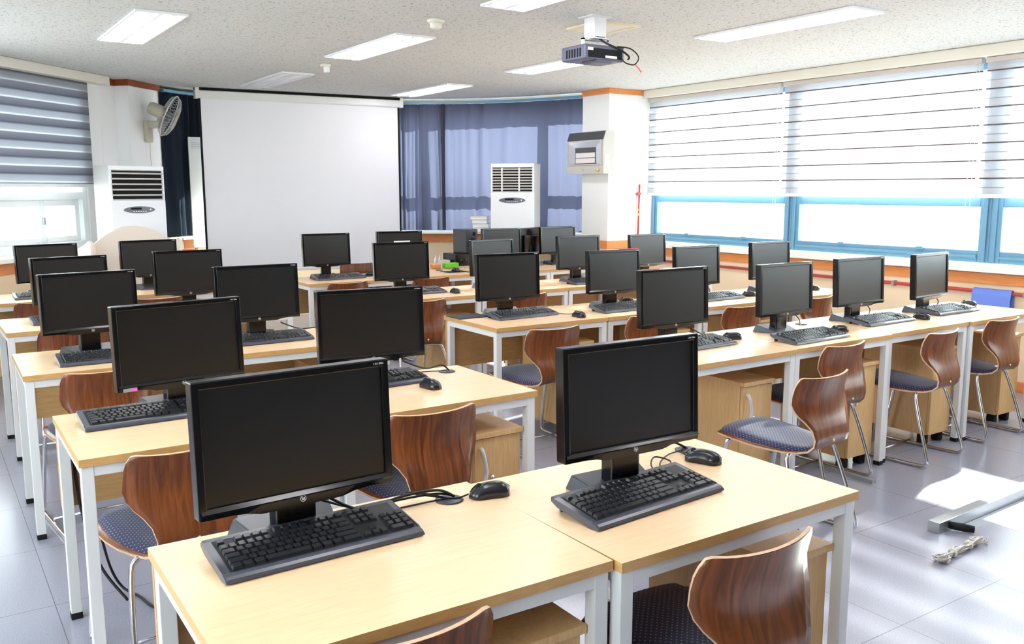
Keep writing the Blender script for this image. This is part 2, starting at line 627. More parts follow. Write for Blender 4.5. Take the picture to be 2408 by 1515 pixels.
for i, (a, b) in enumerate(WY):
    root = thing('window_%d' % (i + 1), 'window', 'window')
    del root['label'], root['category']
    root['kind'] = 'structure'
    fr = MB()
    x0, x1 = WX + 0.03, WX + 0.11
    for (y0, y1, z0, z1) in ((a, a + 0.085, 0.926, 2.44), (b - 0.085, b, 0.926, 2.44), (a + 0.085, b - 0.085, 0.926, 1.02), (a + 0.085, b - 0.085, 2.36, 2.44), (a + 0.085, b - 0.085, 1.35, 1.45)):
        fr.box(x0, x1, y0, y1, z0, z1, 0.006)
    fr.box(x0 - 0.018, x0, a + 0.02, a + 0.05, 0.93, 2.43, 0.004)
    fr.box(x0 - 0.018, x0, b - 0.05, b - 0.02, 0.93, 2.43, 0.004)
    fr.box(x0 - 0.02, x0, a + 0.085, b - 0.085, 0.965, 0.985, 0.003)
    for yy in (a + 0.55, b - 0.55):
        fr.box(x0 - 0.02, x0, yy - 0.03, yy + 0.03, 1.005, 1.03, 0.004)
    fr.build('window_frame', 'blue', root, 'structure')
    MB().box(WX + 0.07, WX + 0.076, a + 0.085, b - 0.085, 1.02, 1.35).box(WX + 0.07, WX + 0.076, a + 0.085, b - 0.085, 1.45, 2.36).build('window_pane', 'glass', root, 'structure')

BLINDS = [(4.262, 6.02, 'white zebra roller blind in the window next to the white pillar'),
          (2.43, 4.235, 'widest white zebra roller blind, over the middle of the blue windows'),
          (0.5, 2.40, 'white zebra roller blind cut off by the right photo edge')]
for a, b, lab in BLINDS:
    t = thing('roller_blind', lab, 'blind', (WX - 0.035, (a + b) / 2, 0), 0, 'zebra blinds on the sunny windows')
    h = (b - a) / 2
    MB().box(-0.003, 0.0, -h, h, 1.44, 2.435).build('blind_fabric', 'blind_r', t)
    MB().box(-0.012, 0.012, -h, h, 1.418, 1.446, 0.004).build('bottom_bar', 'pvc', t)
    MB().box(-0.03, 0.02, -h, h, 2.40, 2.438, 0.004).build('head_rail', 'slat', t)
    MB().tube(smoothpath([(-0.02, -h + 0.02, 2.40), (-0.022, -h + 0.015, 1.9), (-0.022, -h + 0.02, 1.12), (-0.022, -h + 0.045, 1.10), (-0.02, -h + 0.05, 1.4), (-0.02, -h + 0.04, 2.40)], 5), 0.0025, 6).build('pull_chain', 'pvc', t)

# right pillar beside the windows
PX, PY = 5.74, 6.02
pil = MB().box(PX, WX + 0.05, PY, PY + 0.44, 0, CEIL).build('wall_pillar_right', 'wall_white', kind='structure')
m = MB()
m.box(PX - 0.012, PX, PY - 0.012, PY + 0.44, CEIL - 0.055, CEIL - 0.001)
m.box(PX, WX - 0.15, PY - 0.012, PY, CEIL - 0.055, CEIL - 0.001)
m.build('trim_3', 'orange', kind='structure')
m = MB()
m.box(PX - 0.02, PX, PY - 0.02, PY + 0.44, 0.86, 0.945, 0.003)
m.box(PX, WX - 0.1, PY - 0.02, PY, 0.86, 0.945, 0.003)
m.build('trim_4', 'orange', kind='structure')

# left slanted wall: local X runs from the pillar corner towards the camera side, local -Y points into the room
LO = at_z(233, 181, CEIL)
TL = frame2d(LO.x, LO.y, -1, -1)       # local +Y = (1,-1)/sqrt2 = into the room
LW = 4.45
SW = [(0.27, 2.15), (2.15, 4.0)]
m = MB(TL)
m.box(0, LW, -0.2, 0, 0, 0.915)
m.box(0, LW, -0.2, 0, 2.43, CEIL)
m.box(-0.3, 0.27, -0.2, 0, 0.915, 2.43)
m.box(4.0, LW, -0.2, 0, 0.915, 2.43)
m.build('wall_left_slanted', 'wall_white', kind='structure')
MB(TL).box(0.0, LW, -0.01, 0.10, 0.905, 0.945, 0.004).build('window_sill_left', 'sill', kind='structure')
MB(TL).box(0, LW, 0, 0.02, 0.81, 0.895, 0.003).build('trim_5', 'orange', kind='structure')
MB(TL).box(0, LW, 0.0, 0.006, 0.0, 0.81).build('wall_left_dado', 'wall_cream', kind='structure')
MB(TL).box(0.02, LW, 0, 0.12, 2.44, CEIL - 0.002, 0.003).build('trim_6', 'cream_rail', kind='structure')
for i, (a, b) in enumerate(SW):
    root = bpy.data.objects.new('window_%d' % (i + 5), None)
    C.objects.link(root)
    root['kind'] = 'structure'
    fr = MB(TL)
    y0, y1 = -0.13, -0.01
    for (p, q, z0, z1) in ((a, a + 0.07, 0.946, 2.43), (b - 0.07, b, 0.946, 2.43), (a + 0.07, b - 0.07, 0.946, 1.03), (a + 0.07, b - 0.07, 2.35, 2.43), (a + 0.07, b - 0.07, 1.40, 1.47)):
        fr.box(p, q, y0, y1, z0, z1, 0.006)
    mid = (a + b) / 2 - 0.38
    for (p, q) in ((a + 0.085, mid + 0.03), (mid - 0.03, b - 0.085)):
        for (pp, qq, z0, z1) in ((p, p + 0.06, 1.03, 1.40), (q - 0.06, q, 1.03, 1.40), (p + 0.06, q - 0.06, 1.03, 1.08), (p + 0.06, q - 0.06, 1.345, 1.40)):
            fr.box(pp, qq, -0.10, -0.04, z0, z1, 0.005)
    fr.build('window_frame', 'pvc', root, 'structure')
    MB(TL).box(a + 0.07, b - 0.07, -0.075, -0.07, 1.03, 1.40).box(a + 0.07, b - 0.07, -0.075, -0.07, 1.47, 2.35).build('window_pane', 'glass', root, 'structure')
    MB(TL).box(mid - 0.012, mid + 0.012, -0.04, -0.02, 1.19, 1.25, 0.004).build('window_latch', 'alub', root, 'structure')
for a, b, lab in ((0.225, 2.1, 'shade-greyed zebra roller blind on the slanted left wall'),):
    t = thing('roller_blind', lab, 'blind', (0, 0, 0), 0)
    t.matrix_world = TL
    MB().box(a, b, 0.03, 0.033, 1.535, 2.44).build('blind_fabric', 'blind_l', t)
    MB().box(a, b, 0.018, 0.044, 1.508, 1.538, 0.004).build('bottom_bar', 'pvc', t)
# rest of the left wall, out of the frame
LE = TL @ Vector((LW, 0, 0))
m = MB()
m.box(LE.x - 0.2, LE.x, -2.9, LE.y + 0.1, 0, 0.93)
m.box(LE.x - 0.2, LE.x, -2.9, LE.y + 0.1, 2.3, CEIL)
m.box(LE.x - 0.2, LE.x, -2.9, -1.8, 0.93, 2.3)
m.box(LE.x - 0.2, LE.x, 3.0, LE.y + 0.1, 0.93, 2.3)
m.build('wall_left', 'wall_white', kind='structure')
root = bpy.data.objects.new('window_7', None)
C.objects.link(root)
root['kind'] = 'structure'
fr = MB()
for y in (-1.8, -0.25, 1.35, 2.93):
    fr.box(LE.x - 0.12, LE.x - 0.04, y, y + 0.07, 0.93, 2.3, 0.005)
fr.box(LE.x - 0.12, LE.x - 0.04, -1.73, 2.93, 0.93, 1.0, 0.005).box(LE.x - 0.12, LE.x - 0.04, -1.73, 2.93, 2.24, 2.3, 0.005)
fr.build('window_frame', 'pvc', root, 'structure')
MB().box(LE.x - 0.08, LE.x - 0.075, -1.73, 2.93, 1.0, 2.24).build('window_pane', 'glass', root, 'structure')

# left pillar, set at 45 degrees
c0, c1, c2, c3 = [at_z(x, y, CEIL) for x, y in ((267, 187), (302, 186), (375, 200), (233, 181))]
TP = frame2d(LO.x, LO.y, 1, 1)   # local X runs away along the wall, local -Y into the room
inv = TP.inverted()
pa, pb = (inv @ c1).x, (inv @ c2).x
pd = -0.155
MB(TP).box(pa, pb, pd, 0.3, 0, CEIL).build('wall_pillar_left', 'wall_white', kind='structure')
MB(TP).box(-0.02, pa + 0.01, -0.002, 0.2, 0, CEIL).build('wall_left_return', 'wall_white', kind='structure')
m = MB(TP)
m.box(0.0, pa, -0.015, 0.0, CEIL - 0.06, CEIL - 0.001)
m.box(pa - 0.012, pa, pd - 0.012, 0.0, CEIL - 0.06, CEIL - 0.001)
m.box(pa, pb + 0.01, pd - 0.012, pd, CEIL - 0.06, CEIL - 0.001)
m.build('trim_7', 'darktrim', kind='structure')

# rounded bay at the front: rail curve, seen behind the screen and the curtains
RZ = 2.468
rail_px = [(375, 213), (455, 224), None, None, (946, 244), (1060, 243), (1182, 240), (1280, 235), (1375, 229)]
rail = []
for p in rail_px:
    rail.append(at_z(p[0], p[1], RZ) if p else None)
rail[2] = Vector((2.95, 8.86, RZ))
rail[3] = Vector((3.80, 8.68, RZ))
rail = [Vector((1.55, 8.08, RZ))] + rail + [Vector((5.95, 6.28, RZ))]
bay = smoothpath(rail, 10)
_len = [0.0]
for a, b in zip(bay, bay[1:]):
    _len.append(_len[-1] + (b - a).length)


def bay_at(s, off=0.0):
    """point on the bay at arc length s, moved outwards by off"""
    s = max(0.0, min(_len[-1] - 1e-6, s))
    i = next(k for k in range(len(_len) - 1) if _len[k + 1] >= s)
    t = (s - _len[i]) / max(1e-9, _len[i + 1] - _len[i])
    p = bay[i].lerp(bay[i + 1], t)
    d = (bay[min(i + 2, len(bay) - 1)] - bay[max(i - 1, 0)]).normalized()
    nrm = Vector((-d.y, d.x, 0))
    return p + nrm * off


def bay_s(px, py):
    """arc length of the rail point seen nearest to this column of the photograph"""
    best = None
    for k in range(400):
        s = _len[-1] * k / 399
        d = bay_at(s) - Vector(CAM)
        x = 1204 + F * d.dot(_R) / d.dot(_f)
        if best is None or abs(x - px) < best[0]:
            best = (abs(x - px), s)
    return best[1]


def bay_strip(mb, s0, s1, o0, o1, z0, z1, n=40):
    """solid strip along the bay between offsets o0 (inside) and o1"""
    for k in range(n):
        a, b = s0 + (s1 - s0) * k / n, s0 + (s1 - s0) * (k + 1) / n
        q = [bay_at(a, o0), bay_at(b, o0), bay_at(b, o1), bay_at(a, o1)]
        mb.prism([(v.x, v.y) for v in q], 'z', z0, z1)
    return mb


SE = _len[-1]
outl = [(-2.3, -2.9), (WX + 0.22, -2.9), (WX + 0.22, 6.3)] + [tuple(bay_at(SE * (1 - k / 40), 0.3)[:2]) for k in range(41)]
outl += [tuple((TL @ Vector((-0.1, -0.2, 0)))[:2]), tuple((TL @ Vector((LW, -0.2, 0)))[:2]), (-2.3, (TL @ Vector((LW, -0.2, 0))).y)]
MB().prism(outl, 'z', CEIL, CEIL + 0.1).build('ceiling', 'ceiling', kind='structure')
s_scr = bay_s(700, 230)
m = MB()
bay_strip(m, 0, SE, 0.16, 0.3, 0, 0.98)
bay_strip(m, 0, SE, 0.16, 0.3, 2.40, CEIL)
bay_strip(m, 0, s_scr, 0.16, 0.3, 0.98, 2.40, 14)
m.build('wall_front_bay', 'wall_cream', kind='structure')
SB = bay_s(381, 215)
bay_strip(MB(), SB, SE, -0.14, 0.17, 0.975, 1.0).build('window_sill_bay', 'sill', kind='structure')
bay_strip(MB(), SB, SE, 0.13, 0.165, 0.86, 0.955).build('trim_8', 'orange', kind='structure')
bay_strip(MB(), SB, SE, -0.02, 0.03, RZ - 0.005, RZ + 0.022).build('curtain_rail', 'blue', kind='structure')
root = bpy.data.objects.new('window_8', None)
C.objects.link(root)
root['kind'] = 'structure'
fr = MB()
for z0, z1 in ((0.99, 1.10), (1.38, 1.49), (2.30, 2.41)):
    bay_strip(fr, s_scr, SE, 0.17, 0.24, z0, z1, 30)
s_m = bay_s(1288, 240)
for k in range(-3, 2):
    sm = s_m + k * 1.35
    if s_scr < sm < SE:
        bay_strip(fr, sm - 0.05, sm + 0.05, 0.17, 0.24, 1.0, 2.4, 1)
fr.build('window_frame', 'blue', root, 'structure')
bay_strip(MB(), s_scr, SE, 0.20, 0.204, 1.05, 2.35, 30).build('window_pane', 'glass', root, 'structure')


def curtain(name, s0, s1, z0, z1, amp, fold, matn, label, seed, gather=0.0):
    rnd = random.Random(seed)
    n = max(60, int((s1 - s0) / fold * 10))
    rows = []
    for z in (z0, z0 + 0.25, (z0 + z1) / 2, z1 - 0.3, z1):
        r = []
        for k in range(n + 1):
            t = k / n
            s = s0 + (s1 - s0) * t
            fl = fold * (1 + 0.5 * math.sin(7 * t + seed)) if gather == 0 else fold * (0.55 + t * 1.6)
            ph = 2 * PI * (s - s0) / fl
            a = amp * (0.55 + 0.45 * math.sin(3.1 * t * 6 + seed)) * (1.0 if z < z1 else 0.8)
            p = bay_at(s, a * math.sin(ph) + 0.012 * math.sin(ph * 2.3 + z * 2))
            r.append((p.x, p.y, z))
        rows.append(r)
    o = MB().grid(rows).build(name, matn)
    return tag(o, label, 'curtain')


s_l0, s_l1 = bay_s(371, 215), s_scr - 0.4
curtain('curtain', s_l0, s_l1, 1.01, RZ - 0.01, 0.03, 0.22, 'curtdark', 'curtain dark for lack of backlight between the left pillar and the projection screen', 1)
curtain('curtain', bay_s(900, 240), bay_s(1045, 240), 1.012, RZ - 0.01, 0.045, 0.15, 'curtain', 'bunched blue curtain hanging right beside the projection screen', 2)
curtain('curtain', bay_s(1036, 240), SE - 0.1, 1.012, RZ - 0.01, 0.022, 0.30, 'curtain', 'wide flat blue curtain behind the tall air conditioner by the right pillar', 3)

# ------------------------------------------------------------------ desk grid
D2 = 0.6070 / 2
DESK = {'L1a': (0.412, 0.410, -0.012), 'L1b': (1.213, 0.383, 0.001), 'L2a': (0.392, 1.790, -0.008), 'L2b': (1.196, 1.784, 0.004), 'L3a': (0.385, 3.188, -0.018),
        'L3b': (1.206, 3.188, -0.018), 'L4a': (0.420, 4.523, 0.008), 'L4b': (1.236, 4.528, 0.004), 'L5a': (0.400, 5.972, 0.0), 'L5b': (1.210, 5.972, 0.0),
        'R2a': (2.730, 1.798, 0.007), 'R2b': (3.534, 1.808, 0.0), 'R2c': (4.338, 1.826, 0.004), 'R2d': (5.142, 1.816, 0.004),
        'R3a': (2.705, 3.158, -0.012), 'R3b': (3.509, 3.150, -0.006), 'R3c': (4.315, 3.146, -0.001), 'R3d': (5.120, 3.150, -0.004),
        'R4a': (2.700, 4.589, -0.002), 'R4b': (3.504, 4.590, -0.003), 'R4c': (4.309, 4.589, -0.003), 'R4d': (5.116, 4.589, -0.003),
        'R5a': (2.706, 5.988, -0.004), 'R5b': (3.510, 5.990, -0.001), 'R5c': (4.340, 5.965, 0.002), 'R5d': (5.146, 5.980, 0.0)}
ROWN = {1: 'front row', 2: 'second row', 3: 'third row', 4: 'fourth row', 5: 'last row'}
RROW = {2: 'nearest', 3: 'second', 4: 'third', 5: 'rearmost'}
ORD = {'a': 'first', 'b': 'second', 'c': 'third', 'd': 'fourth'}


def where(k):
    r = int(k[1])
    if k[0] == 'L':
        return '%s desk of the left block, %s' % ({'a': 'left', 'b': 'right'}[k[2]], ROWN[r])
    return '%s desk from the aisle, %s window-side row' % (ORD[k[2]], RROW[r])


def at(k, lx, ly, z):
    """point on desk k: lx from its left end, ly from its front edge"""
    x, y, a = DESK[k]
    lx -= 0.4
    ly -= D2
    c, s = math.cos(a), math.sin(a)
    return Vector((x + c * lx - s * ly, y + s * lx + c * ly, z))


# desk
def make_desk():
    t = thing('computer_desk', '', 'desk')
    m = MB()
    m.box(-0.4, 0.4, -D2, D2, 0.697, 0.72)
    for f in m.bm.faces:
        f.normal_update()
        f.material_index = 1 if abs(f.normal.z) < 0.5 else 0
    m.build('tabletop', ['top', 'edge'], t)
    for sx in (-1, 1):
        for yy in (-D2 + 0.026, D2 - 0.047):
            l = MB().box(sx * 0.3775 - 0.0175, sx * 0.3775 + 0.0175, yy - 0.0175, yy + 0.0175, 0.022, 0.697, 0.002).build('leg', 'white_metal', t)
            MB().box(sx * 0.3775 - 0.0185, sx * 0.3775 + 0.0185, yy - 0.0185, yy + 0.0185, 0.0, 0.024, 0.002).build('foot_cap', 'black_rub', l)
    a = MB()
    a.box(-0.36, 0.36, -D2 + 0.0105, -D2 + 0.0415, 0.664, 0.697)
    a.box(-0.36, 0.36, D2 - 0.0625, D2 - 0.0315, 0.664, 0.697)
    for sx in (-1, 1):
        a.box(sx * 0.3775 - 0.0155, sx * 0.3775 + 0.0155, -D2 + 0.0435, D2 - 0.0645, 0.664, 0.697)
    a.build('frame', 'white_metal', t)
    MB().box(-0.396, 0.396, D2 - 0.0285, D2 - 0.0105, 0.40, 0.697, 0.001).build('modesty_panel', 'panel', t)
    MB().lathe([(0.0, 0.7205), (0.034, 0.7205), (0.036, 0.7225), (0.03, 0.7245), (0.0, 0.7245)], (0.292, D2 - 0.10, 0), 24).build('cable_grommet', 'stand', t)
    return t


desk0 = make_desk()
used = []
SHIFT = {'R2a': (2.752, 1.0), 'R2b': (3.545, 0.975), 'R2c': (4.328, 0.975), 'R2d': (5.122, 1.0)}   # this row stands a little closer together
for k, (x, y, a) in DESK.items():
    x, sx = SHIFT.get(k, (x, 1.0))
    o = inst(desk0, used, (x, y, 0), a, 'beech-top computer desk on white legs, ' + where(k), 'computer desks')
    o.scale.x = sx


# cabinet under the desk
def make_cabinet():
    t = thing('pc_cabinet', '', 'cabinet')
    MB().box(-0.105, 0.105, -0.205, 0.225, 0.062, 0.557, 0.001).build('body', 'cabw', t)
    MB().box(-0.112, 0.112, -0.235, 0.23, 0.557, 0.577, 0.002).build('top_board', 'cabw', t)
    d = MB().box(-0.103, 0.103, -0.223, -0.206, 0.066, 0.553, 0.0015).build('door', 'cabw', t)
    MB().tube(smoothpath([(-0.078, -0.223, 0.515), (-0.076, -0.238, 0.505), (-0.07, -0.25, 0.445), (-0.07, -0.25, 0.42), (-0.076, -0.238, 0.36), (-0.078, -0.223, 0.35)], 5), 0.008, 8).build('handle', 'silver', d)
    MB().lathe([(0.0, 0), (0.009, 0), (0.009, 0.012), (0.0, 0.013)], (-0.03, -0.236, 0.40), 12, 'y').build('lock', 'chrome', d)
    for sx in (-1, 1):
        for yy in (-0.17, 0.19):
            MB().box(sx * 0.075 - 0.022, sx * 0.075 + 0.022, yy - 0.026, yy + 0.026, 0.0, 0.062, 0.008).build('caster', 'black_rub', t)
    return t


cab0 = make_cabinet()
used = []
CAB = {'L1a': (0.645, 0.265), 'L1b': (0.645, 0.27), 'L2b': (0.645, 0.265), 'L3b': (0.625, 0.30), 'R2a': (0.635, 0.30), 'R2b': (0.646, 0.275), 'R2c': (0.626, 0.275), 'R2d': (0.625, 0.305),
       'R3a': (0.625, 0.29), 'R3b': (0.625, 0.29), 'R3c': (0.625, 0.29), 'R4a': (0.625, 0.29), 'R4b': (0.625, 0.29), 'R5a': (0.625, 0.29), 'R5b': (0.625, 0.29)}
for k, (lx, ly) in CAB.items():
    inst(cab0, used, at(k, lx, ly, 0), DESK[k][2], 'beech computer cabinet on casters under the ' + where(k), 'computer cabinets')


# chair: one bent plywood shell with a seat pad on a chromed sled frame, facing +Y
def chair_profile():
    key = [(0.232, 0.424, 0.10), (0.224, 0.436, 0.155), (0.205, 0.444, 0.182), (0.16, 0.446, 0.193), (0.10, 0.442, 0.197), (0.03, 0.436, 0.193), (-0.05, 0.430, 0.180),
           (-0.12, 0.424, 0.158), (-0.175, 0.424, 0.136), (-0.215, 0.434, 0.122), (-0.240, 0.458, 0.117), (-0.246, 0.49, 0.120), (-0.238, 0.525, 0.130), (-0.226, 0.555, 0.147),
           (-0.218, 0.58, 0.168), (-0.214, 0.605, 0.182), (-0.214, 0.635, 0.188), (-0.218, 0.67, 0.184), (-0.226, 0.705, 0.183), (-0.232, 0.728, 0.178), (-0.2355, 0.740, 0.167), (-0.2365, 0.745, 0.153)]
    return [(y, z * 0.966 if z > 0.46 else z - 0.0156, hw) for y, z, hw in key]


def shell_point(y, z, hw, u):
    x = hw * u
    lift = 0.0
    if z > 0.5:
        w = min(1.0, (z - 0.5) / 0.13)
        y = y + w * 1.35 * x * x
        lift = (0.022 * (abs(x) / 0.17) ** 3 if z > 0.71 else 0.0) * 0.4
    else:
        lift = -0.5 * x * x
    return Vector((x, y, z + lift))


def make_chair():
    t = thing('plywood_chair', '', 'chair')
    prof = chair_profile()
    nu = 13
    G = [[shell_point(y, z, hw, -1 + 2 * j / (nu - 1)) for j in range(nu)] for y, z, hw in prof]
    N = []
    for i in range(len(G)):
        r = []
        for j in range(nu):
            a = G[min(i + 1, len(G) - 1)][j] - G[max(i - 1, 0)][j]
            b = G[i][min(j + 1, nu - 1)] - G[i][max(j - 1, 0)]
            r.append(a.cross(b).normalized())
        N.append(r)
    th = 0.0042
    up = [[G[i][j] + N[i][j] * th for j in range(nu)] for i in range(len(G))]
    dn = [[G[i][j] - N[i][j] * th for j in range(nu)] for i in range(len(G))]
    m = MB()
    m.grid(up)
    m.grid(dn)
    m.mi = 1
    for j in range(nu - 1):
        for i in (0, len(G) - 1):
            m._new([up[i][j], up[i][j + 1], dn[i][j + 1], dn[i][j]], [(0, 1, 2, 3)])
    for i in range(len(G) - 1):
        for j in (0, nu - 1):
            m._new([up[i][j], up[i + 1][j], dn[i + 1][j], dn[i][j]], [(0, 1, 2, 3)])
    bmesh.ops.remove_doubles(m.bm, verts=m.bm.verts[:], dist=0.0002)
    m.build('seat_shell', ['ply', 'plyedge'], t)
    # seat pad
    top = 1 if up[5][6].z > dn[5][6].z else -1
    rows = []
    sel = list(range(1, 10))
    for ii, i in enumerate(sel):
        y, z, hw = prof[i]
        rr = []
        for j in range(nu):
            u = -1 + 2 * j / (nu - 1)
            p = shell_point(y, z, hw * 0.89, u)
            edge = min(1.0, (1 - abs(u)) * 5) * (0.35 if ii in (0, len(sel) - 1) else 1)
            rr.append(p + N[i][j] * top * (0.0050 + 0.013 * edge ** 0.5))
        rows.append(rr)
    base = [[shell_point(prof[i][0], prof[i][1], prof[i][2] * 0.89, -1 + 2 * j / (nu - 1)) + N[i][j] * top * 0.0046 for j in range(nu)] for i in sel]
    m = MB()
    m.grid(rows)
    m.grid(base)
    for j in range(nu - 1):
        for i in (0, len(sel) - 1):
            m._new([rows[i][j], rows[i][j + 1], base[i][j + 1], base[i][j]], [(0, 1, 2, 3)])
    for i in range(len(sel) - 1):
        for j in (0, nu - 1):
            m._new([rows[i][j], rows[i + 1][j], base[i + 1][j], base[i][j]], [(0, 1, 2, 3)])
    bmesh.ops.remove_doubles(m.bm, verts=m.bm.verts[:], dist=0.0002)
    m.build('seat_pad', 'pad', t)
    r = 0.0095
    for s in (-1, 1):
        pts = [(s * 0.055, 0.13, 0.404), (s * 0.14, 0.135, 0.404), (s * 0.175, 0.142, 0.396), (s * 0.190, 0.152, 0.37), (s * 0.198, 0.185, 0.20), (s * 0.203, 0.215, 0.05), (s * 0.204, 0.21, 0.018), (s * 0.204, 0.18, r + 0.001),
               (s * 0.204, 0.0, r + 0.001), (s * 0.204, -0.20, r + 0.001), (s * 0.203, -0.245, 0.02), (s * 0.202, -0.25, 0.055), (s * 0.19, -0.20, 0.22), (s * 0.172, -0.155, 0.353), (s * 0.155, -0.145, 0.386), (s * 0.12, -0.14, 0.396), (s * 0.05, -0.135, 0.396)]
        MB().tube(smoothpath(pts, 4), r, 8).build('sled_leg', 'chrome', t)
        MB().tube(smoothpath([(s * 0.055, 0.132, 0.404), (s * 0.05, 0.08, 0.4035), (s * 0.05, -0.10, 0.3965), (s * 0.05, -0.135, 0.395)], 4), 0.008, 8).build('seat_rail', 'chrome', t)
    MB().cyl((-0.2, 0.05, 0.026), (0.2, 0.05, 0.026), 0.006, 8).build('cross_bar', 'chrome', t)
    MB().lathe([(0.0, 0.0), (0.007, 0.0), (0.006, -0.004), (0.0, -0.005)], (0.0, -0.2515, 0.452), 12, 'y').build('screw', 'brass', t)
    return t


chair0 = make_chair()
used = []
CHAIR = {'L1a': (0.31, 0.165, -0.03), 'L1b': (0.326, 0.11, -0.02), 'L2a': (0.27, 0.16, 0.12), 'L2b': (0.315, 0.15, 0.0), 'L3a': (0.29, 0.15, 0.12), 'L4a': (0.317, 0.15, 0.05), 'L5a': (0.35, 0.15, 0.05),
         'L5b': (0.26, -0.065, 0.0), 'R2a': (0.415, -0.25, 0.05), 'R2b': (0.325, 0.15, 0.05), 'R2c': (0.293, 0.08, 0.08), 'R2d': (0.245, 0.15, 0.0), 'R3a': (0.28, 0.035, 0.0), 'R3b': (0.266, 0.12, 0.0),
         'R3c': (0.264, 0.10, 0.0), 'R3d': (0.268, 0.125, 0.05), 'R4a': (0.266, 0.11, 0.0), 'R4b': (0.277, 0.015, 0.0), 'R5a': (0.312, 0.135, 0.03), 'R5b': (0.266, 0.075, 0.0)}
for k, (lx, ly, rz) in CHAIR.items():
    inst(chair0, used, at(k, lx, ly, 0), DESK[k][2] + rz, 'brown plywood chair at the ' + where(k), 'plywood chairs')
inst(chair0, used, (3.42, 7.15, 0), 2.9, 'brown plywood chair facing the class beyond the last row of desks', 'plywood chairs')


# monitor
def make_monitor():
    t = thing('monitor', '', 'monitor')
    W, H = 0.427, 0.277
    T = Matrix.Rotation(-math.radians(2.5), 4, 'X')
    m = MB(T)
    hw = W / 2
    m.box(-hw, -hw + 0.017, -0.006, 0.03, 0.0, H, 0.003)
    m.box(hw - 0.017, hw, -0.006, 0.03, 0.0, H, 0.003)
    m.box(-hw + 0.012, hw - 0.012, -0.006, 0.03, H - 0.017, H, 0.003)
    # lower bezel: bellied lip
    n = 14
    for i in range(n):
        u0, u1 = -1 + 2 * i / n, -1 + 2 * (i + 1) / n
        def low(u):
            return -0.010 * max(0.0, min(1.0, (0.62 - abs(u)) / 0.2))
        xa, xb = u0 * (hw - 0.004), u1 * (hw - 0.004)
        v = []
        for x, u in ((xa, u0), (xb, u1)):
            lo = low(u)
            v += [(x, -0.0055, lo + 0.001), (x, -0.0085, 0.011), (x, -0.0115, 0.0145), (x, -0.0062, 0.0200), (x, -0.004, 0.0225), (x, 0.03, 0.0225), (x, 0.03, lo + 0.004)]
        m._new(v, [(k, (k + 1) % 7, 7 + (k + 1) % 7, 7 + k) for k in range(7)] + [tuple(range(7)), tuple(range(13, 6, -1))])
    m.box(-hw + 0.006, hw - 0.006, 0.018, 0.036, 0.004, H - 0.004, 0.006)
    m.box(-0.14, 0.14, 0.034, 0.062, 0.03, 0.21, 0.012)
    h = m.build('housing', 'housing', t)
    MB(T).box(-hw + 0.016, hw - 0.016, 0.0005, 0.01, 0.02, H - 0.016).build('screen', 'screen', h)
    # emblem: ring with two strokes
    m = MB(T)
    m.tube([(0.0062 * math.cos(2 * PI * k / 20), -0.0088, 0.006 + 0.0062 * math.sin(2 * PI * k / 20)) for k in range(21)], 0.0006, 5, caps=False)
    m.box(-0.003, -0.0019, -0.0093, -0.0082, 0.003, 0.0108)
    m.box(-0.0019, -0.0004, -0.0093, -0.0082, 0.0066, 0.0077)
    m.box(-0.0011, -0.0001, -0.0093, -0.0082, 0.003, 0.0077)
    m.box(0.0008, 0.0018, -0.0093, -0.0082, 0.0012, 0.0082)
    m.box(0.0018, 0.0034, -0.0093, -0.0082, 0.0070, 0.0082)
    m.box(0.0028, 0.0036, -0.0093, -0.0082, 0.0036, 0.0082)
    m.box(0.0018, 0.0034, -0.0093, -0.0082, 0.0032, 0.0042)
    m.build('emblem', 'silver', h)
    m = MB(T)
    for i, (w, hh) in enumerate(((0.0012, 0.0042), (0.0026, 0.0042), (0.001, 0.0042), (0.0026, 0.0042), (0.0026, 0.0042), (0.0026, 0.003))):
        x = hw - 0.036 + i * 0.0042
        m.box(x, x + w, -0.0066, -0.0058, H - 0.0105, H - 0.0105 + hh)
    m.build('model_mark', 'silver', h)
    MB().box(-0.045, 0.045, 0.028, 0.075, 0.008, 0.20, 0.006).build('stand_neck', 'housing', t)
    # stand foot: sloping wedge plate
    m = MB()
    lo = [(-0.08, -0.018), (0.08, -0.018), (0.122, 0.125), (-0.122, 0.125)]
    v = [(x, y, 0.0) for x, y in lo] + [(lo[0][0] * .98, lo[0][1] + .003, 0.009), (lo[1][0] * .98, lo[1][1] + .003, 0.009), (lo[2][0] * .9, lo[2][1] - .012, 0.040), (lo[3][0] * .9, lo[3][1] - .012, 0.040)]
    m._new(v, [(3, 2, 1, 0), (4, 5, 6, 7), (0, 1, 5, 4), (1, 2, 6, 5), (2, 3, 7, 6), (3, 0, 4, 7)])
    bmesh.ops.bevel(m.bm, geom=m.bm.edges[:], offset=0.003, segments=2, affect='EDGES')
    m.build('stand_base', 'stand', t)
    return t, h


mon0, house0 = make_monitor()
used = []
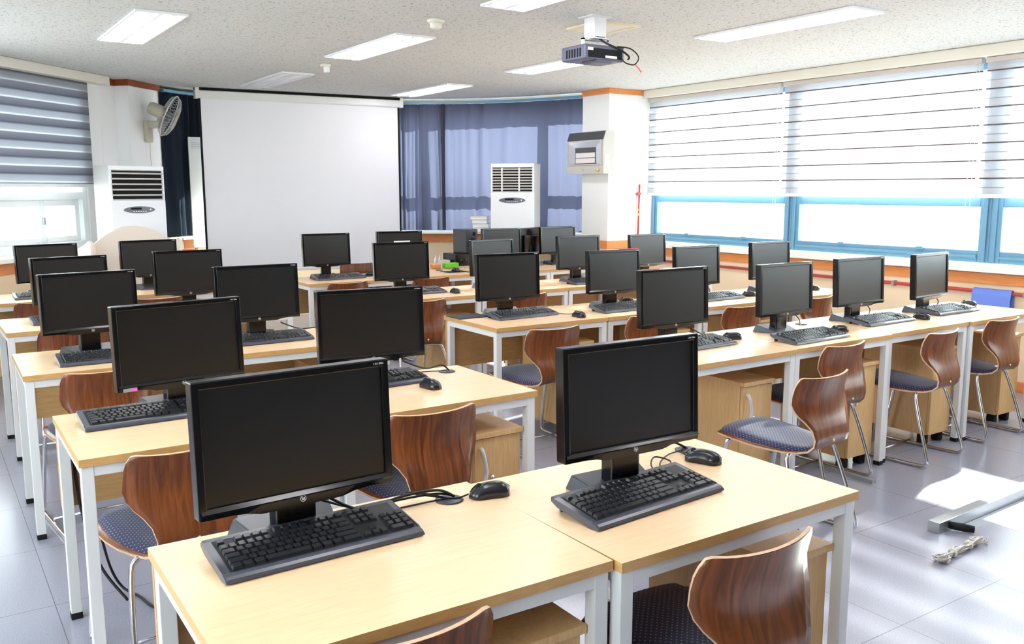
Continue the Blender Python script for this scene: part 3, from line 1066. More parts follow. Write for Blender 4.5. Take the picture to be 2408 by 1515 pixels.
# local x, local y (lower front edge), yaw degrees, height of the lower edge
MON = {'L1a': (0.267, 0.375, 2.5, 0.844), 'L1b': (0.282, 0.285, -1.7, 0.843), 'L2a': (0.368, 0.296, 7.0, 0.845), 'L2b': (0.305, 0.408, -7.5, 0.831), 'L3a': (0.321, 0.350, 8.3, 0.835),
       'L3b': (0.267, 0.291, -0.5, 0.834), 'L4a': (0.388, 0.362, 9.0, 0.819), 'L4b': (0.252, 0.352, 1.5, 0.830), 'L5a': (0.451, 0.376, 9.7, 0.818), 'L5b': (0.340, 0.340, 5.4, 0.827),
       'R2a': (0.317, 0.324, -1.9, 0.838), 'R2b': (0.375, 0.356, 0.3, 0.819), 'R2c': (0.263, 0.371, -1.4, 0.817), 'R2d': (0.148, 0.360, 5.5, 0.814),
       'R3a': (0.278, 0.299, -4.1, 0.833), 'R3b': (0.303, 0.314, -1.9, 0.821), 'R3c': (0.292, 0.357, -0.7, 0.817), 'R3d': (0.271, 0.367, 0.0, 0.819),
       'R4a': (0.299, 0.305, -6.4, 0.829), 'R4b': (0.296, 0.319, 7.1, 0.824), 'R4c': (0.334, 0.308, -2.8, 0.828), 'R4d': (0.310, 0.320, 1.0, 0.818),
       'R5a': (0.279, 0.290, -1.0, 0.838), 'R5b': (0.191, 0.328, -10.0, 0.837), 'R5c': (0.441, 0.314, -4.4, 0.836), 'R5d': (0.376, 0.380, -3.2, 0.834)}
extra = {'L2a': 'black monitor with pink sticker below its screen, ', 'L4b': 'black monitor with red tag on top, ', 'R3b': 'black monitor with red strip on top, ',
         'R4a': 'black monitor with white paper on top, ', 'R2a': 'black monitor with faint pink tag, '}
MSC = {'L1a': 1.047, 'L1b': 1.012, 'L2a': 1.05, 'L2b': 1.03, 'R2a': 1.02, 'R3a': 1.018, 'R4a': 1.014, 'R5a': 1.004, 'L3b': 1.006, 'R2d': 1.002}
MO = {}
for k, (lx, ly, yw, zb) in MON.items():
    ms = MSC.get(k, 1.0)
    pm = at(k, lx, ly, zb)
    pm = Vector(CAM) + (pm - Vector(CAM)) * ms
    zb = pm.z
    o = inst(mon0, used, (pm.x, pm.y, 0.7205), DESK[k][2] + math.radians(yw) - DESK[k][2], extra.get(k, 'black widescreen monitor on the ') + where(k), 'black monitors')
    h = [c for c in o.children if c.name.startswith('housing')][0]
    h.location.z = (zb - 0.7205) / ms
    o.scale = (ms, ms, ms)
    MO[k] = (o, h)


def sticker(k, name, matn, x0, x1, z0, z1, y0=-0.0125, y1=-0.0085):
    MB(Matrix.Rotation(-math.radians(2.5), 4, 'X')).box(x0, x1, y0, y1, z0, z1).build(name, matn, MO[k][1])


sticker('L2a', 'sticker', 'greytag', -0.196, -0.172, 0.001, 0.012, -0.0125, -0.007)
sticker('L2a', 'sticker', 'pink', -0.172, -0.154, 0.001, 0.012, -0.0125, -0.007)
sticker('L4b', 'tag', 'redtag', -0.03, 0.06, 0.2765, 0.283, -0.004, 0.01)
sticker('R3b', 'tag', 'redtag', 0.05, 0.205, 0.2765, 0.281, -0.004, 0.012)
sticker('R2a', 'tag', 'redtag', -0.20, -0.10, 0.2768, 0.280, -0.006, 0.012)
sticker('R4a', 'paper_slip', 'paper', -0.05, 0.07, 0.277, 0.287, 0.0, 0.012)
for k in ('L2b', 'L3a', 'L3b', 'R3b'):
    bx = MB()
    bx._new([(0.015, 0.0, 0.0123), (0.07, 0.0, 0.0123), (0.072, 0.03, 0.0148), (0.017, 0.03, 0.0148)], [(0, 1, 2, 3)])
    bx.build('sticker', 'bluetag', MO[k][0])

# a spare monitor standing with its back to the class
_sp = at_y(1242, 590, 6.17)
o = inst(mon0, used, (_sp.x - 0.02, 6.17, 0.7205), PI + 0.44, 'black monitor turned away, its back to the room, on the rearmost window-side desks', 'black monitors')


# keyboard (origin at the front left corner, front towards -Y)
def make_keyboard():
    t = thing('keyboard', '', 'keyboard')
    W = 0.445
    prof = [(-0.008, 0.003), (-0.006, 0.011), (0.001, 0.015), (0.010, 0.0165), (0.018, 0.015), (0.146, 0.0365), (0.156, 0.039), (0.160, 0.036), (0.160, 0.026), (0.145, 0.019), (0.02, 0.0)]
    m = MB()
    m.prism(prof, 'x', 0, W)
    bmesh.ops.bevel(m.bm, geom=[e for e in m.bm.edges if abs((e.verts[0].co - e.verts[1].co).x) < 1e-6 and e.verts[0].co.z > 0.008 and e.verts[1].co.z > 0.008], offset=0.003, segments=2, affect='EDGES')
    m.build('body', 'kbody', t)
    def zt(y):
        return 0.0151 + (y - 0.018) * 0.1672
    m = MB()
    def slab(x0, x1, y0, y1, h):
        i = min(x1 - x0, y1 - y0) * 0.14
        v = [(x0, y0, zt(y0)), (x1, y0, zt(y0)), (x1, y1, zt(y1)), (x0, y1, zt(y1)), (x0 + i, y0 + i, zt(y0) + h), (x1 - i, y0 + i, zt(y0) + h), (x1 - i, y1 - i * .6, zt(y1) + h), (x0 + i, y1 - i * .6, zt(y1) + h)]
        m._new(v, [(4, 5, 6, 7), (0, 1, 5, 4), (1, 2, 6, 5), (2, 3, 7, 6), (3, 0, 4, 7)])
    P, G = 0.019, 0.0024
    X0, Y0 = 0.024, 0.021
    rows = [
        (0, [(0, 1.25), (1.25, 1.25), (2.5, 1.25), (3.75, 5.25), (9, 1.25), (10.25, 1.25), (11.5, 1.25), (12.75, 2.25)]),
        (1, [(0, 2.25)] + [(2.25 + i, 1) for i in range(10)] + [(12.25, 2.75)]),
        (2, [(0, 1.75)] + [(1.75 + i, 1) for i in range(11)] + [(12.75, 2.25)]),
        (3, [(0, 1.5)] + [(1.5 + i, 1) for i in range(12)] + [(13.5, 1.5)]),
        (4, [(i, 1) for i in range(13)] + [(13, 2)]),
        (5.3, [(0, 1), (2, 1), (3, 1), (4, 1), (5, 1), (6.5, 1), (7.5, 1), (8.5, 1), (9.5, 1), (11, 1), (12, 1), (13, 1), (14, 1)])]
    for r, ks in rows:
        for x, w in ks:
            slab(X0 + x * P, X0 + (x + w) * P - G, Y0 + r * P, Y0 + (r + 1) * P - G, 0.007)
    for x, r in ((15.4, 0), (16.4, 0), (17.4, 0), (16.4, 1), (15.4, 3), (16.4, 3), (17.4, 3), (15.4, 4), (16.4, 4), (17.4, 4), (15.4, 5.3), (16.4, 5.3), (17.4, 5.3)):
        slab(X0 + x * P, X0 + (x + 1) * P - G, Y0 + r * P, Y0 + (r + 1) * P - G, 0.007)
    for x, r, w, h in ((18.8, 0, 2, 1), (20.8, 0, 1, 1), (18.8, 1, 1, 1), (19.8, 1, 1, 1), (20.8, 1, 1, 1), (18.8, 2, 1, 1), (19.8, 2, 1, 1), (20.8, 2, 1, 1), (18.8, 3, 1, 1), (19.8, 3, 1, 1), (20.8, 3, 1, 1)):
        if X0 + (x + w) * P < W - 0.006:
            slab(X0 + x * P, X0 + (x + w) * P - G, Y0 + r * P, Y0 + (r + h) * P - G, 0.007)
    m.build('keys', 'key', t)
    m = MB()
    m._new([(0.018, 0.0185, 0.0156), (0.43, 0.0185, 0.0156), (0.43, 0.144, zt(0.144) + 0.0004), (0.018, 0.144, zt(0.144) + 0.0004)], [(0, 1, 2, 3)])
    m.build('key_tray', 'cord', t)
    for sx in (0.03, 0.415):
        MB().box(sx - 0.012, sx + 0.012, 0.140, 0.147, 0.0, 0.024, 0.001).build('folding_foot', 'kbody', t)
    return t


kb0 = make_keyboard()
used = []
KB = {'L1a': (0.088, 0.325, 2.2), 'L1b': (0.066, 0.165, 4.5), 'L2a': (0.062, 0.315, 1.5), 'L2b': (0.095, 0.362, 2), 'L3a': (0.152, 0.120, 1), 'L3b': (0.08, 0.20, 1.5), 'L4a': (0.155, 0.21, 2), 'L5a': (0.205, 0.16, 2),
      'R2a': (0.245, 0.252, 2), 'R2b': (0.100, 0.068, 2), 'R2c': (0.120, 0.206, 0.5), 'R2d': (0.052, 0.242, -1), 'R3a': (0.172, 0.238, 3), 'R3b': (0.072, 0.128, 2), 'R3c': (0.165, 0.195, 1),
      'R4a': (0.20, 0.236, 2), 'R4c': (0.145, 0.10, 2), 'R5a': (0.158, 0.20, 2)}
KO = {}
for k, (lx, ly, yw) in KB.items():
    KO[k] = inst(kb0, used, at(k, lx, ly, 0.7205), DESK[k][2] + math.radians(yw), 'black keyboard on the ' + where(k), 'black keyboards')


# mouse, its nose towards +Y
def make_mouse():
    t = thing('computer_mouse', '', 'mouse')
    rows = []
    for i in range(13):
        v = i / 12
        y = -0.055 + 0.11 * v
        w = 0.031 * (max(0.0, 1 - abs(2 * v - 1) ** 3.2)) ** 0.5 * (0.92 + 0.1 * math.cos(2 * PI * v))
        h = 0.036 * (max(0.0, 1 - abs(1.9 * v - 0.85) ** 2.4)) ** 0.55 if abs(1.9 * v - 0.85) < 1 else 0.004
        h = max(h, 0.006)
        r = []
        for j in range(13):
            a = PI * j / 12
            r.append((w * math.cos(a), y, 0.002 + h * math.sin(a) ** 0.75))
        rows.append(r)
    m = MB().grid(rows)
    bot = [[(r[0][0], r[0][1], 0.002), (r[-1][0], r[-1][1], 0.002)] for r in rows]
    m.grid(bot, False)
    bmesh.ops.remove_doubles(m.bm, verts=m.bm.verts[:], dist=0.0004)
    m.build('shell', 'mouse', t)
    MB().lathe([(0.0, -0.0035), (0.008, -0.0035), (0.009, 0), (0.008, 0.0035), (0.0, 0.0035)], (0, 0.028, 0.0285), 16, 'x').build('scroll_wheel', 'black_rub', t)
    m = MB()
    m.tube([(0.0, 0.036, 0.0335), (0, 0.046, 0.0255), (0, 0.052, 0.017)], 0.0012, 6)
    m.build('button_gap', 'black_rub', t)
    return t


mo0 = make_mouse()
used = []
MS = {'L1a': (0.792, 0.478, 1.35), 'L1b': (0.648, 0.40, 0.4), 'L2b': (0.482, 0.272, 0.15), 'R2a': (0.785, 0.385, 1.2), 'R2b': (0.640, 0.215, 1.2), 'R2c': (0.652, 0.222, 0.0), 'R2d': (0.662, 0.40, 0.0), 'R3a': (0.66, 0.112, 0.0),
      'R3b': (0.545, 0.475, 1.0), 'R3c': (0.708, 0.258, 1.0), 'R3d': (0.623, 0.249, 0.0), 'R4a': (0.68, 0.195, 0.0), 'R5a': (0.738, 0.40, 1.0), 'R5b': (0.742, 0.277, 0.0)}
MSO = {}
for k, (lx, ly, rz) in MS.items():
    zz = 0.7245 if k in ('R5a', 'R5b') else 0.7200
    MSO[k] = inst(mo0, used, at(k, lx, ly, zz), rz, 'black computer mouse on the ' + where(k), 'black mice')

for k, lx, ly, rz in (('R3a', 0.108, 0.497, 0.0), ('R5b', 0.735, 0.285, 0.0), ('R5a', 0.735, 0.40, 0.0)):
    o = MB().box(-0.11, 0.11, -0.085, 0.085, 0, 0.004, 0.0015).build('mouse_pad', 'padblack')
    o.location = at(k, lx, ly, 0.7203)
    o.rotation_euler = (0, 0, rz)
    tag(o, {'R3a': 'black mouse pad at the left end, ' + where(k), 'R5b': 'black mouse pad under the mouse, ' + where(k), 'R5a': 'black mouse pad under the mouse, ' + where(k)}[k], 'mouse pad', 'mouse pads')

# cords of keyboards, mice and monitors on the near desks
def cord_for(o, k, pts, name='cord', r=0.0022):
    inv_ = Matrix.Translation(o.location) @ Matrix.Rotation(o.rotation_euler.z, 4, 'Z')
    inv_ = inv_.inverted()
    MB().tube([inv_ @ v for v in smoothpath([at(k, *p) for p in pts], 8)], r, 6).build(name, 'cord', o)


cord_for(MSO['L1a'], 'L1a', [(0.738, 0.49, 0.732), (0.70, 0.50, 0.726), (0.63, 0.545, 0.735), (0.60, 0.565, 0.742), (0.64, 0.53, 0.74), (0.69, 0.505, 0.726)])
cord_for(KO['L1a'], 'L1a', [(0.50, 0.49, 0.735), (0.55, 0.515, 0.724), (0.62, 0.515, 0.724), (0.69, 0.505, 0.727)])
cord_for(MO['L1a'][0], 'L1a', [(0.36, 0.46, 0.80), (0.45, 0.50, 0.745), (0.56, 0.52, 0.748), (0.65, 0.52, 0.745), (0.69, 0.507, 0.726)], r=0.0035)
cord_for(MO['L1a'][0], 'L1a', [(0.34, 0.46, 0.80), (0.46, 0.52, 0.738), (0.56, 0.535, 0.735), (0.65, 0.525, 0.735), (0.692, 0.51, 0.726)], r=0.003)
cord_for(MSO['L1b'], 'L1b', [(0.632, 0.45, 0.73), (0.66, 0.50, 0.724), (0.69, 0.52, 0.726), (0.69, 0.505, 0.724)])
cord_for(KO['L1b'], 'L1b', [(0.42, 0.335, 0.735), (0.45, 0.40, 0.745), (0.50, 0.44, 0.75), (0.52, 0.40, 0.745), (0.485, 0.375, 0.735), (0.51, 0.43, 0.73), (0.60, 0.49, 0.727), (0.69, 0.505, 0.725)])
cord_for(MO['L1b'][0], 'L1b', [(0.44, 0.40, 0.80), (0.56, 0.47, 0.76), (0.64, 0.51, 0.75), (0.69, 0.506, 0.725)], r=0.0035)
cord_for(MO['L2b'][0], 'L2b', [(0.45, 0.45, 0.80), (0.56, 0.47, 0.755), (0.66, 0.515, 0.75), (0.69, 0.506, 0.726)], r=0.0035)
cord_for(KO['L2b'], 'L2b', [(0.40, 0.545, 0.735), (0.50, 0.56, 0.725), (0.62, 0.54, 0.724), (0.69, 0.505, 0.725)])
cord_for(MO['L3b'][0], 'L3b', [(0.40, 0.36, 0.80), (0.52, 0.42, 0.75), (0.62, 0.44, 0.745), (0.69, 0.506, 0.726)], r=0.0035)
cord_for(MO['R2a'][0], 'R2a', [(0.50, 0.40, 0.80), (0.60, 0.43, 0.76), (0.66, 0.46, 0.755), (0.692, 0.506, 0.726)], r=0.0035)
for k in ('R2b', 'R2c', 'R2d', 'R3c', 'R4a'):
    x = MON[k][0]
    y = MON[k][1]
    cord_for(MO[k][0], k, [(x + 0.12, y + 0.05, 0.815), (x + 0.17, y + 0.05, 0.775), (x + 0.22, y + 0.08, 0.735), (0.69, 0.506, 0.724)], r=0.003)
cord_for(MSO['R3a'], 'R3a', [(0.66, 0.165, 0.735), (0.655, 0.25, 0.723), (0.64, 0.38, 0.723), (0.69, 0.505, 0.724)], r=0.0018)

# power leads hanging under the near left desks
for k, pts, lab in (('L2a', [(0.05, 0.57, 0.62), (0.06, 0.55, 0.40), (0.10, 0.50, 0.20), (0.17, 0.42, 0.08)], 'black cable hanging behind the front left leg of the second row desk'),
                    ('L3a', [(0.24, 0.56, 0.66), (0.235, 0.55, 0.52), (0.28, 0.52, 0.36), (0.36, 0.48, 0.20)], 'black cable hanging in front of the panel under the third row left desk')):
    o = MB().tube(smoothpath([at(k, *p) for p in pts], 8), 0.005, 8).build('power_cable', 'cord')
    tag(o, lab, 'cable', 'hanging cables')
o = MB().tube(smoothpath([at_z(240, 1270, 0.25), at_z(262, 1340, 0.10), at_z(290, 1382, 0.02), at_z(330, 1404, 0.006), at_z(362, 1428, 0.006), at_z(430, 1452, 0.006)], 8), 0.005, 8).build('power_cable', 'cord')
tag(o, 'black cable running down to the floor behind the left front chair', 'cable', 'hanging cables')

# ------------------------------------------------------------------ ceiling lights
def make_lamp(on):
    t = thing('ceiling_light', '', 'light fixture')
    f = MB()
    f.box(-0.15, 0.15, -0.625, -0.61, -0.014, 0.0)
    f.box(-0.15, 0.15, 0.61, 0.625, -0.014, 0.0)
    f.box(-0.15, -0.138, -0.61, 0.61, -0.014, 0.0)
    f.box(0.138, 0.15, -0.61, 0.61, -0.014, 0.0)
    f.box(-0.012, 0.012, -0.61, 0.61, -0.012, 0.0)
    f.build('frame', 'lampwhite', t)
    for s in (-1, 1):
        MB().box(s * 0.075 - 0.063, s * 0.075 + 0.063, -0.61, 0.61, -0.004, 0.0).build('reflector', 'lampwhite', t)
        MB().cyl((s * 0.075, -0.585, -0.006), (s * 0.075, 0.585, -0.006), 0.014, 12).build('tube', 'tube' if on else 'tubeoff', t)
        for e in (-1, 1):
            MB().cbox(s * 0.075, e * 0.597, -0.008, 0.036, 0.022, 0.016, 0.004).build('lamp_holder', 'lampwhite', t)
    return t


lamp0, lampoff = make_lamp(True), make_lamp(False)
used = []
for px, py, lab in ((328, 64, 'lit ceiling light above the left pillar, leftmost of all'), (885, 110, 'lit ceiling light left of the smoke detector'), (1318, 150, 'lit ceiling light just beyond the ceiling projector'),
                    (1011, 211, 'lit ceiling light in front of the curtain end of the screen'), (1840, 58, 'longest lit ceiling light near the blinds, right of the projector'), (1240, 6, 'lit ceiling light cut off by the top photo edge')):
    p = at_z(px, py, CEIL)
    if py == 6:
        p = Vector((2.56, 2.56, CEIL))
    inst(lamp0, used, (p.x, p.y, CEIL - 0.001), 0, lab, 'ceiling lights')
for x, y, lab in ((0.96, 2.60, 'unseen lit ceiling light over the left block, above the frame'), (0.96, 0.36, 'unseen lit ceiling light right above the front row'),  # unseen lamps added along the visible grid to brighten the near desks
                  (2.56, 0.36, 'unseen lit ceiling light above the aisle beside the front row'), (4.36, 0.36, 'unseen lit ceiling light above the sunlit floor by the metal bar')):
    inst(lamp0, used, (x, y, CEIL - 0.001), 0, lab, 'ceiling lights')
p = at_z(646, 187, CEIL)
inst(lampoff, [], (p.x, p.y, CEIL - 0.001), 0, 'unlit ceiling light above the projection screen', 'ceiling lights')

# smoke detector, small sensor, hatch frame
p = at_z(1025, 46, CEIL)
t = thing('smoke_detector', 'round cream smoke detector on the ceiling', 'smoke detector', (p.x, p.y, CEIL))
MB().lathe([(0.055, 0.0), (0.055, -0.012), (0.045, -0.02), (0.0, -0.02)], n=28).build('base', 'cream_rail', t)
MB().lathe([(0.038, -0.02), (0.036, -0.045), (0.026, -0.055), (0.0, -0.055)], n=28).build('sensor_head', 'cream_rail', t)
p = at_z(765, 150, CEIL)
t = thing('ceiling_sensor', 'small white sensor on the ceiling near the unlit light', 'sensor', (p.x, p.y, CEIL))
MB().cbox(0, 0, -0.012, 0.07, 0.07, 0.022, 0.004).build('base', 'cream_rail', t)
MB().cbox(0.01, 0, -0.045, 0.04, 0.05, 0.05, 0.008).build('sensor_head', 'sill', t)
q = [at_z(x, y, CEIL) for x, y in ((1348, 62), (1415, 48), (1490, 62), (1422, 78))]
cx, cy = sum(v.x for v in q) / 4, sum(v.y for v in q) / 4
t = thing('ceiling_hatch', 'cream framed access hatch in the ceiling behind the projector', 'hatch', (cx, cy, CEIL))
m = MB()
m.box(-0.17, 0.17, -0.17, -0.145, -0.012, 0).box(-0.17, 0.17, 0.145, 0.17, -0.012, 0).box(-0.17, -0.145, -0.145, 0.145, -0.012, 0).box(0.145, 0.17, -0.145, 0.145, -0.012, 0)
m.build('frame', 'cabcream', t)
MB().box(-0.144, 0.144, -0.144, 0.144, -0.006, 0).build('hatch_panel', 'cream_rail', t)

# projector on its ceiling mount
p = at_z(1400, 40, CEIL)
t = thing('projector', 'dark grey projector hanging from a white ceiling mount', 'projector', (p.x, p.y, CEIL), 0)
PS = 1.0
m = MB()
m.cbox(0, 0, -0.004, 0.16, 0.14, 0.008, 0.002)
m.box(-0.045, -0.04, -0.05, 0.05, -0.13, -0.008)
m.box(0.04, 0.045, -0.05, 0.05, -0.13, -0.008)
m.box(-0.04, 0.04, -0.05, -0.045, -0.12, -0.008)
m.cbox(0, 0, -0.132, 0.12, 0.12, 0.006, 0.001)
m.box(-0.10, -0.085, -0.01, 0.01, -0.175, -0.13).box(0.085, 0.10, -0.01, 0.01, -0.175, -0.13).box(-0.10, 0.10, -0.01, 0.01, -0.14, -0.13)
m.build('ceiling_mount', 'white_metal', t)
b = MB().cbox(0.0, 0.02, -0.222, 0.31, 0.235, 0.088, 0.012, 3)
b.cbox(0.0, -0.02, -0.270, 0.12, 0.15, 0.02, 0.008)
body = b.build('body', 'proj', t)
m = MB()
for i in range(6):
    m.box(-0.156, -0.153, -0.06 + i * 0.026, -0.045 + i * 0.026, -0.25, -0.20)
m.build('side_grille', 'dark', body)
m = MB()
m.box(-0.13, 0.13, -0.100, -0.096, -0.255, -0.20)
m.build('connector_panel', 'dark', body)
m = MB()
m.box(-0.135, -0.095, -0.102, -0.099, -0.215, -0.198).box(0.0, 0.09, -0.102, -0.099, -0.252, -0.238)
m.build('label_plate', 'paper', body)
MB().lathe([(0.0, 0), (0.032, 0), (0.036, 0.025), (0.03, 0.03), (0.0, 0.028)], (0.07, 0.137, -0.222), 20, 'y').build('lens', 'black_rub', body)
MB().tube(smoothpath([(0.0, -0.02, -0.12), (0.03, -0.07, -0.16), (0.10, -0.12, -0.20), (0.16, -0.13, -0.235), (0.17, -0.11, -0.25)], 6), 0.006, 8).build('cable', 'cord', t)
MB().tube(smoothpath([(0.09, -0.10, -0.18), (0.16, -0.14, -0.19), (0.22, -0.15, -0.235), (0.20, -0.14, -0.28), (0.15, -0.12, -0.275), (0.13, -0.10, -0.25)], 6), 0.004, 8).build('cable', 'cord', t)
MB().tube([(0.20, -0.14, -0.28), (0.225, -0.15, -0.305), (0.24, -0.155, -0.325)], 0.004, 8).build('cable_plug', 'redtag', t)

# ------------------------------------------------------------------ projection screen
sa, sb = at_z(457, 221, 2.452), at_z(945, 245, 2.452)
TS = frame2d(sa.x, sa.y, sb.x - sa.x, sb.y - sa.y)
SWd = (sb - sa).length
t = thing('projection_screen', 'large white roll-down projection screen', 'screen', (0, 0, 0))
t.matrix_world = TS
MB().box(0, SWd, -0.04, 0.05, 2.412, 2.492, 0.012).build('case', 'sill', t)
MB().box(0.0, SWd, -0.035, 0.045, 2.4925, CEIL - 0.002).build('gap_shade_strip', 'dark', t)  # dark strip added to stand for the shaded gap above the case
bl = 0.63
m = MB()
rows = []
for i in range(13):
    z = 2.415 - (2.415 - bl) * i / 12
    rows.append([(0.055 + (SWd - 0.11) * j / 24, 0.004 * math.sin(j * 0.9 + i * 0.35) * (i / 12), z) for j in range(25)])
m.grid(rows)
rows2 = [[(x, y + 0.003, z) for x, y, z in r] for r in rows]
m.grid(rows2)
sc = m.build('fabric', 'screenfab', t)
for x in (0.035, SWd - 0.056):
    MB().box(x, x + 0.021, -0.003, 0.006, bl, 2.415).build('black_border', 'dark', t)
MB().box(0.03, SWd - 0.03, -0.018, 0.018, bl - 0.03, bl + 0.004, 0.008).build('bottom_bar', 'sill', t)
for x in (0.02, SWd - 0.02):
    MB().box(x - 0.02, x + 0.02, -0.045, 0.055, 2.408, CEIL - 0.001, 0.004).build('ceiling_bracket', 'sill', t)

# tall white board standing behind the left screen edge
wb = at_y(441, 322, 8.46)
wr = at_y(480, 322, 8.46)
t = thing('whiteboard', 'narrow white board with a printed sheet, left of the projection screen', 'whiteboard', (wb.x, 8.46, 0))
w = wr.x - wb.x
zt_ = wb.z
MB().box(0, w + 0.12, -0.012, 0.012, 0.90, zt_, 0.004).build('board', 'sill', t)
MB().box(0.0, w + 0.12, -0.04, -0.012, 0.88, 0.90, 0.003).build('pen_tray', 'pvc', t)
for x in (0.03, w + 0.09):
    MB().box(x - 0.012, x + 0.012, -0.012, 0.012, 0.0, 0.90).build('stand_post', 'alub', t)
m = MB().box(0.03, w - 0.005, -0.016, -0.0125, zt_ - 0.135, zt_ - 0.04)
sh = m.build('paper_sheet', 'paper', t)
m = MB()
for i in range(4):
    m.box(0.036, w - 0.01, -0.0175, -0.0162, zt_ - 0.06 - i * 0.018, zt_ - 0.0585 - i * 0.018)
for i in range(5):
    x = 0.036 + i * (w - 0.047) / 4
    m.box(x, x + 0.0015, -0.0175, -0.0162, zt_ - 0.114, zt_ - 0.0585)
m.build('calendar_grid', 'ink', sh)

# ------------------------------------------------------------------ air conditioners
def make_ac(name, label, origin, nx, ny, W, H, louvres, split):
    """front face centred on local -Y side; origin = lower front left corner"""
    t = thing(name, label, 'air conditioner', (0, 0, 0), 0, 'standing air conditioners')
    u = Vector((-ny, nx, 0))
    t.matrix_world = frame2d(origin[0], origin[1], u.x, u.y)
    D = 0.30
    MB().box(0, W, 0.02, D, 0, H, 0.006).build('cabinet', 'acs', t)
    MB().box(-0.004, W + 0.004, -0.004, 0.022, 0.02, H - 0.30, 0.008, 3).build('front_panel', 'ac', t)
    MB().box(-0.002, W + 0.002, -0.002, 0.022, H - 0.04, H, 0.004).build('top_trim', 'ac', t)
    g = MB().box(0.02, W - 0.02, 0.012, 0.021, H - 0.29, H - 0.045).build('outlet_grille', 'dark', t)
    for i in range(louvres):
        z = H - 0.285 + (0.235) * (i + 0.6) / louvres
        MB().box(0.012, W - 0.012, -0.012 if not split else 0.0, 0.012, z - 0.006, z + 0.009, 0.003).build('louvre', 'slat', g)
    if split:
        for x in (W * 0.26, W * 0.66):
            MB().box(x - 0.008, x + 0.008, -0.004, 0.012, H - 0.29, H - 0.045, 0.002).build('divider', 'ac', g)
    for x in (0.0, W - 0.018):
        MB().box(x, x + 0.018, -0.002, 0.02, H - 0.30, H - 0.04, 0.002).build('side_trim', 'ac', t)
    ov = MB()
    n = 32
    pts = [(W / 2 + 0.145 * math.cos(2 * PI * k / n), H - 0.385 + 0.03 * math.sin(2 * PI * k / n)) for k in range(n)]
    ov.prism(pts, 'y', -0.0085, -0.002)
    cp = ov.build('control_panel', 'greyoval', t)
    MB().box(W / 2 - 0.08, W / 2 + 0.02, -0.0105, -0.0086, H - 0.384, H - 0.366).build('display', 'dark', cp)
    m = MB()
    for i in range(6):
        m.box(W / 2 - 0.06 + i * 0.022, W / 2 - 0.048 + i * 0.022, -0.0105, -0.0086, H - 0.403, H - 0.396)
    m.box(W / 2 + 0.095, W / 2 + 0.108, -0.0105, -0.0086, H - 0.39, H - 0.377)
    m.build('buttons', 'silver', cp)
    return t


make_ac('air_conditioner', 'white standing air conditioner in front of the left pillar', (1.10, 7.15), 0.286, -0.958, 0.50, 1.695, 5, False)
make_ac('air_conditioner', 'white standing air conditioner in front of the blue curtain', (4.80, 6.83), -0.754, -0.657, 0.47, 1.755, 8, True)

# ------------------------------------------------------------------ wall fan on the left pillar
fb = at_z(345, 335, 1.93)
fl = inv @ Vector((0, 0, 0))
# pillar face point under the photograph column 345
d = ray(345, 335)
o_ = inv @ Vector(CAM)
dd = inv.to_3x3() @ d
tt = (pd - o_.y) / dd.y
fp = o_ + dd * tt
t = thing('wall_fan', 'beige wall fan mounted on the left pillar', 'fan', (0, 0, 0))
t.matrix_world = TP @ Matrix.Translation((fp.x, pd, fp.z))
MB().box(-0.045, 0.045, -0.05, -0.001, 0.0, 0.21, 0.012, 3).build('wall_bracket', 'fan', t)
MB().box(-0.035, 0.035, -0.17, -0.04, 0.135, 0.205, 0.014, 3).build('arm', 'fan', t)
A = Vector((0.32, -0.85, -0.42)).normalized()
HC = Vector((0.03, -0.235, 0.255))
Q = A.to_track_quat('Z', 'Y').to_matrix().to_4x4()
TF = Matrix.Translation(HC) @ Q
MB().tube([Vector((0.0, -0.15, 0.17)), HC - A * 0.07], 0.03, 12).build('tilt_joint', 'fan', t)
MB(TF).lathe([(0.0, -0.20), (0.052, -0.195), (0.062, -0.17), (0.066, -0.06), (0.05, -0.04), (0.0, -0.04)], n=24).build('motor_housing', 'fan', t)
R = 0.205
cage = MB(TF)
nw = 36
for k in range(nw):
    a = 2 * PI * k / nw
    c_, s_ = math.cos(a), math.sin(a)
    cage.tube([(c_ * 0.05, s_ * 0.05, 0.075), (c_ * 0.13, s_ * 0.13, 0.068), (c_ * 0.185, s_ * 0.185, 0.045), (c_ * R, s_ * R, 0.01)], 0.0016, 4)
    cage.tube([(c_ * 0.06, s_ * 0.06, -0.05), (c_ * 0.13, s_ * 0.13, -0.045), (c_ * 0.185, s_ * 0.185, -0.025), (c_ * R, s_ * R, 0.008)], 0.0016, 4)
ring = [(R * math.cos(2 * PI * k / 48), R * math.sin(2 * PI * k / 48), 0.009) for k in range(49)]
cage.tube(ring, 0.006, 8, caps=False)
cage.build('cage', 'fanwire', t)
MB(TF).lathe([(0.0, 0.072), (0.05, 0.072), (0.045, 0.082), (0.0, 0.083)], n=24).build('cage_badge', 'fan', t)
bl_ = MB(TF)
for k in range(3):
    a0 = 2 * PI * k / 3
    rows = []
    for i in range(7):
        rr = 0.03 + 0.15 * i / 6
        w_ = 0.35 + 0.75 * i / 6 * (1 - 0.3 * i / 6)
        rows.append([(rr * math.cos(a0 + (j / 6 - .5) * w_ * 1.5), rr * math.sin(a0 + (j / 6 - .5) * w_ * 1.5), -0.012 + 0.028 * (j / 6)) for j in range(7)])
    bl_.grid(rows)
bl_.lathe([(0.0, -0.04), (0.03, -0.04), (0.03, 0.03), (0.02, 0.04), (0.0, 0.042)], n=20)
bl_.build('blades', 'blade', t)
MB().tube(smoothpath([(0.01, -0.03, 0.0), (0.02, -0.02, -0.12), (0.045, -0.012, -0.26), (0.05, -0.01, -0.44)], 6), 0.003, 6).build('power_cord', 'fan', t)

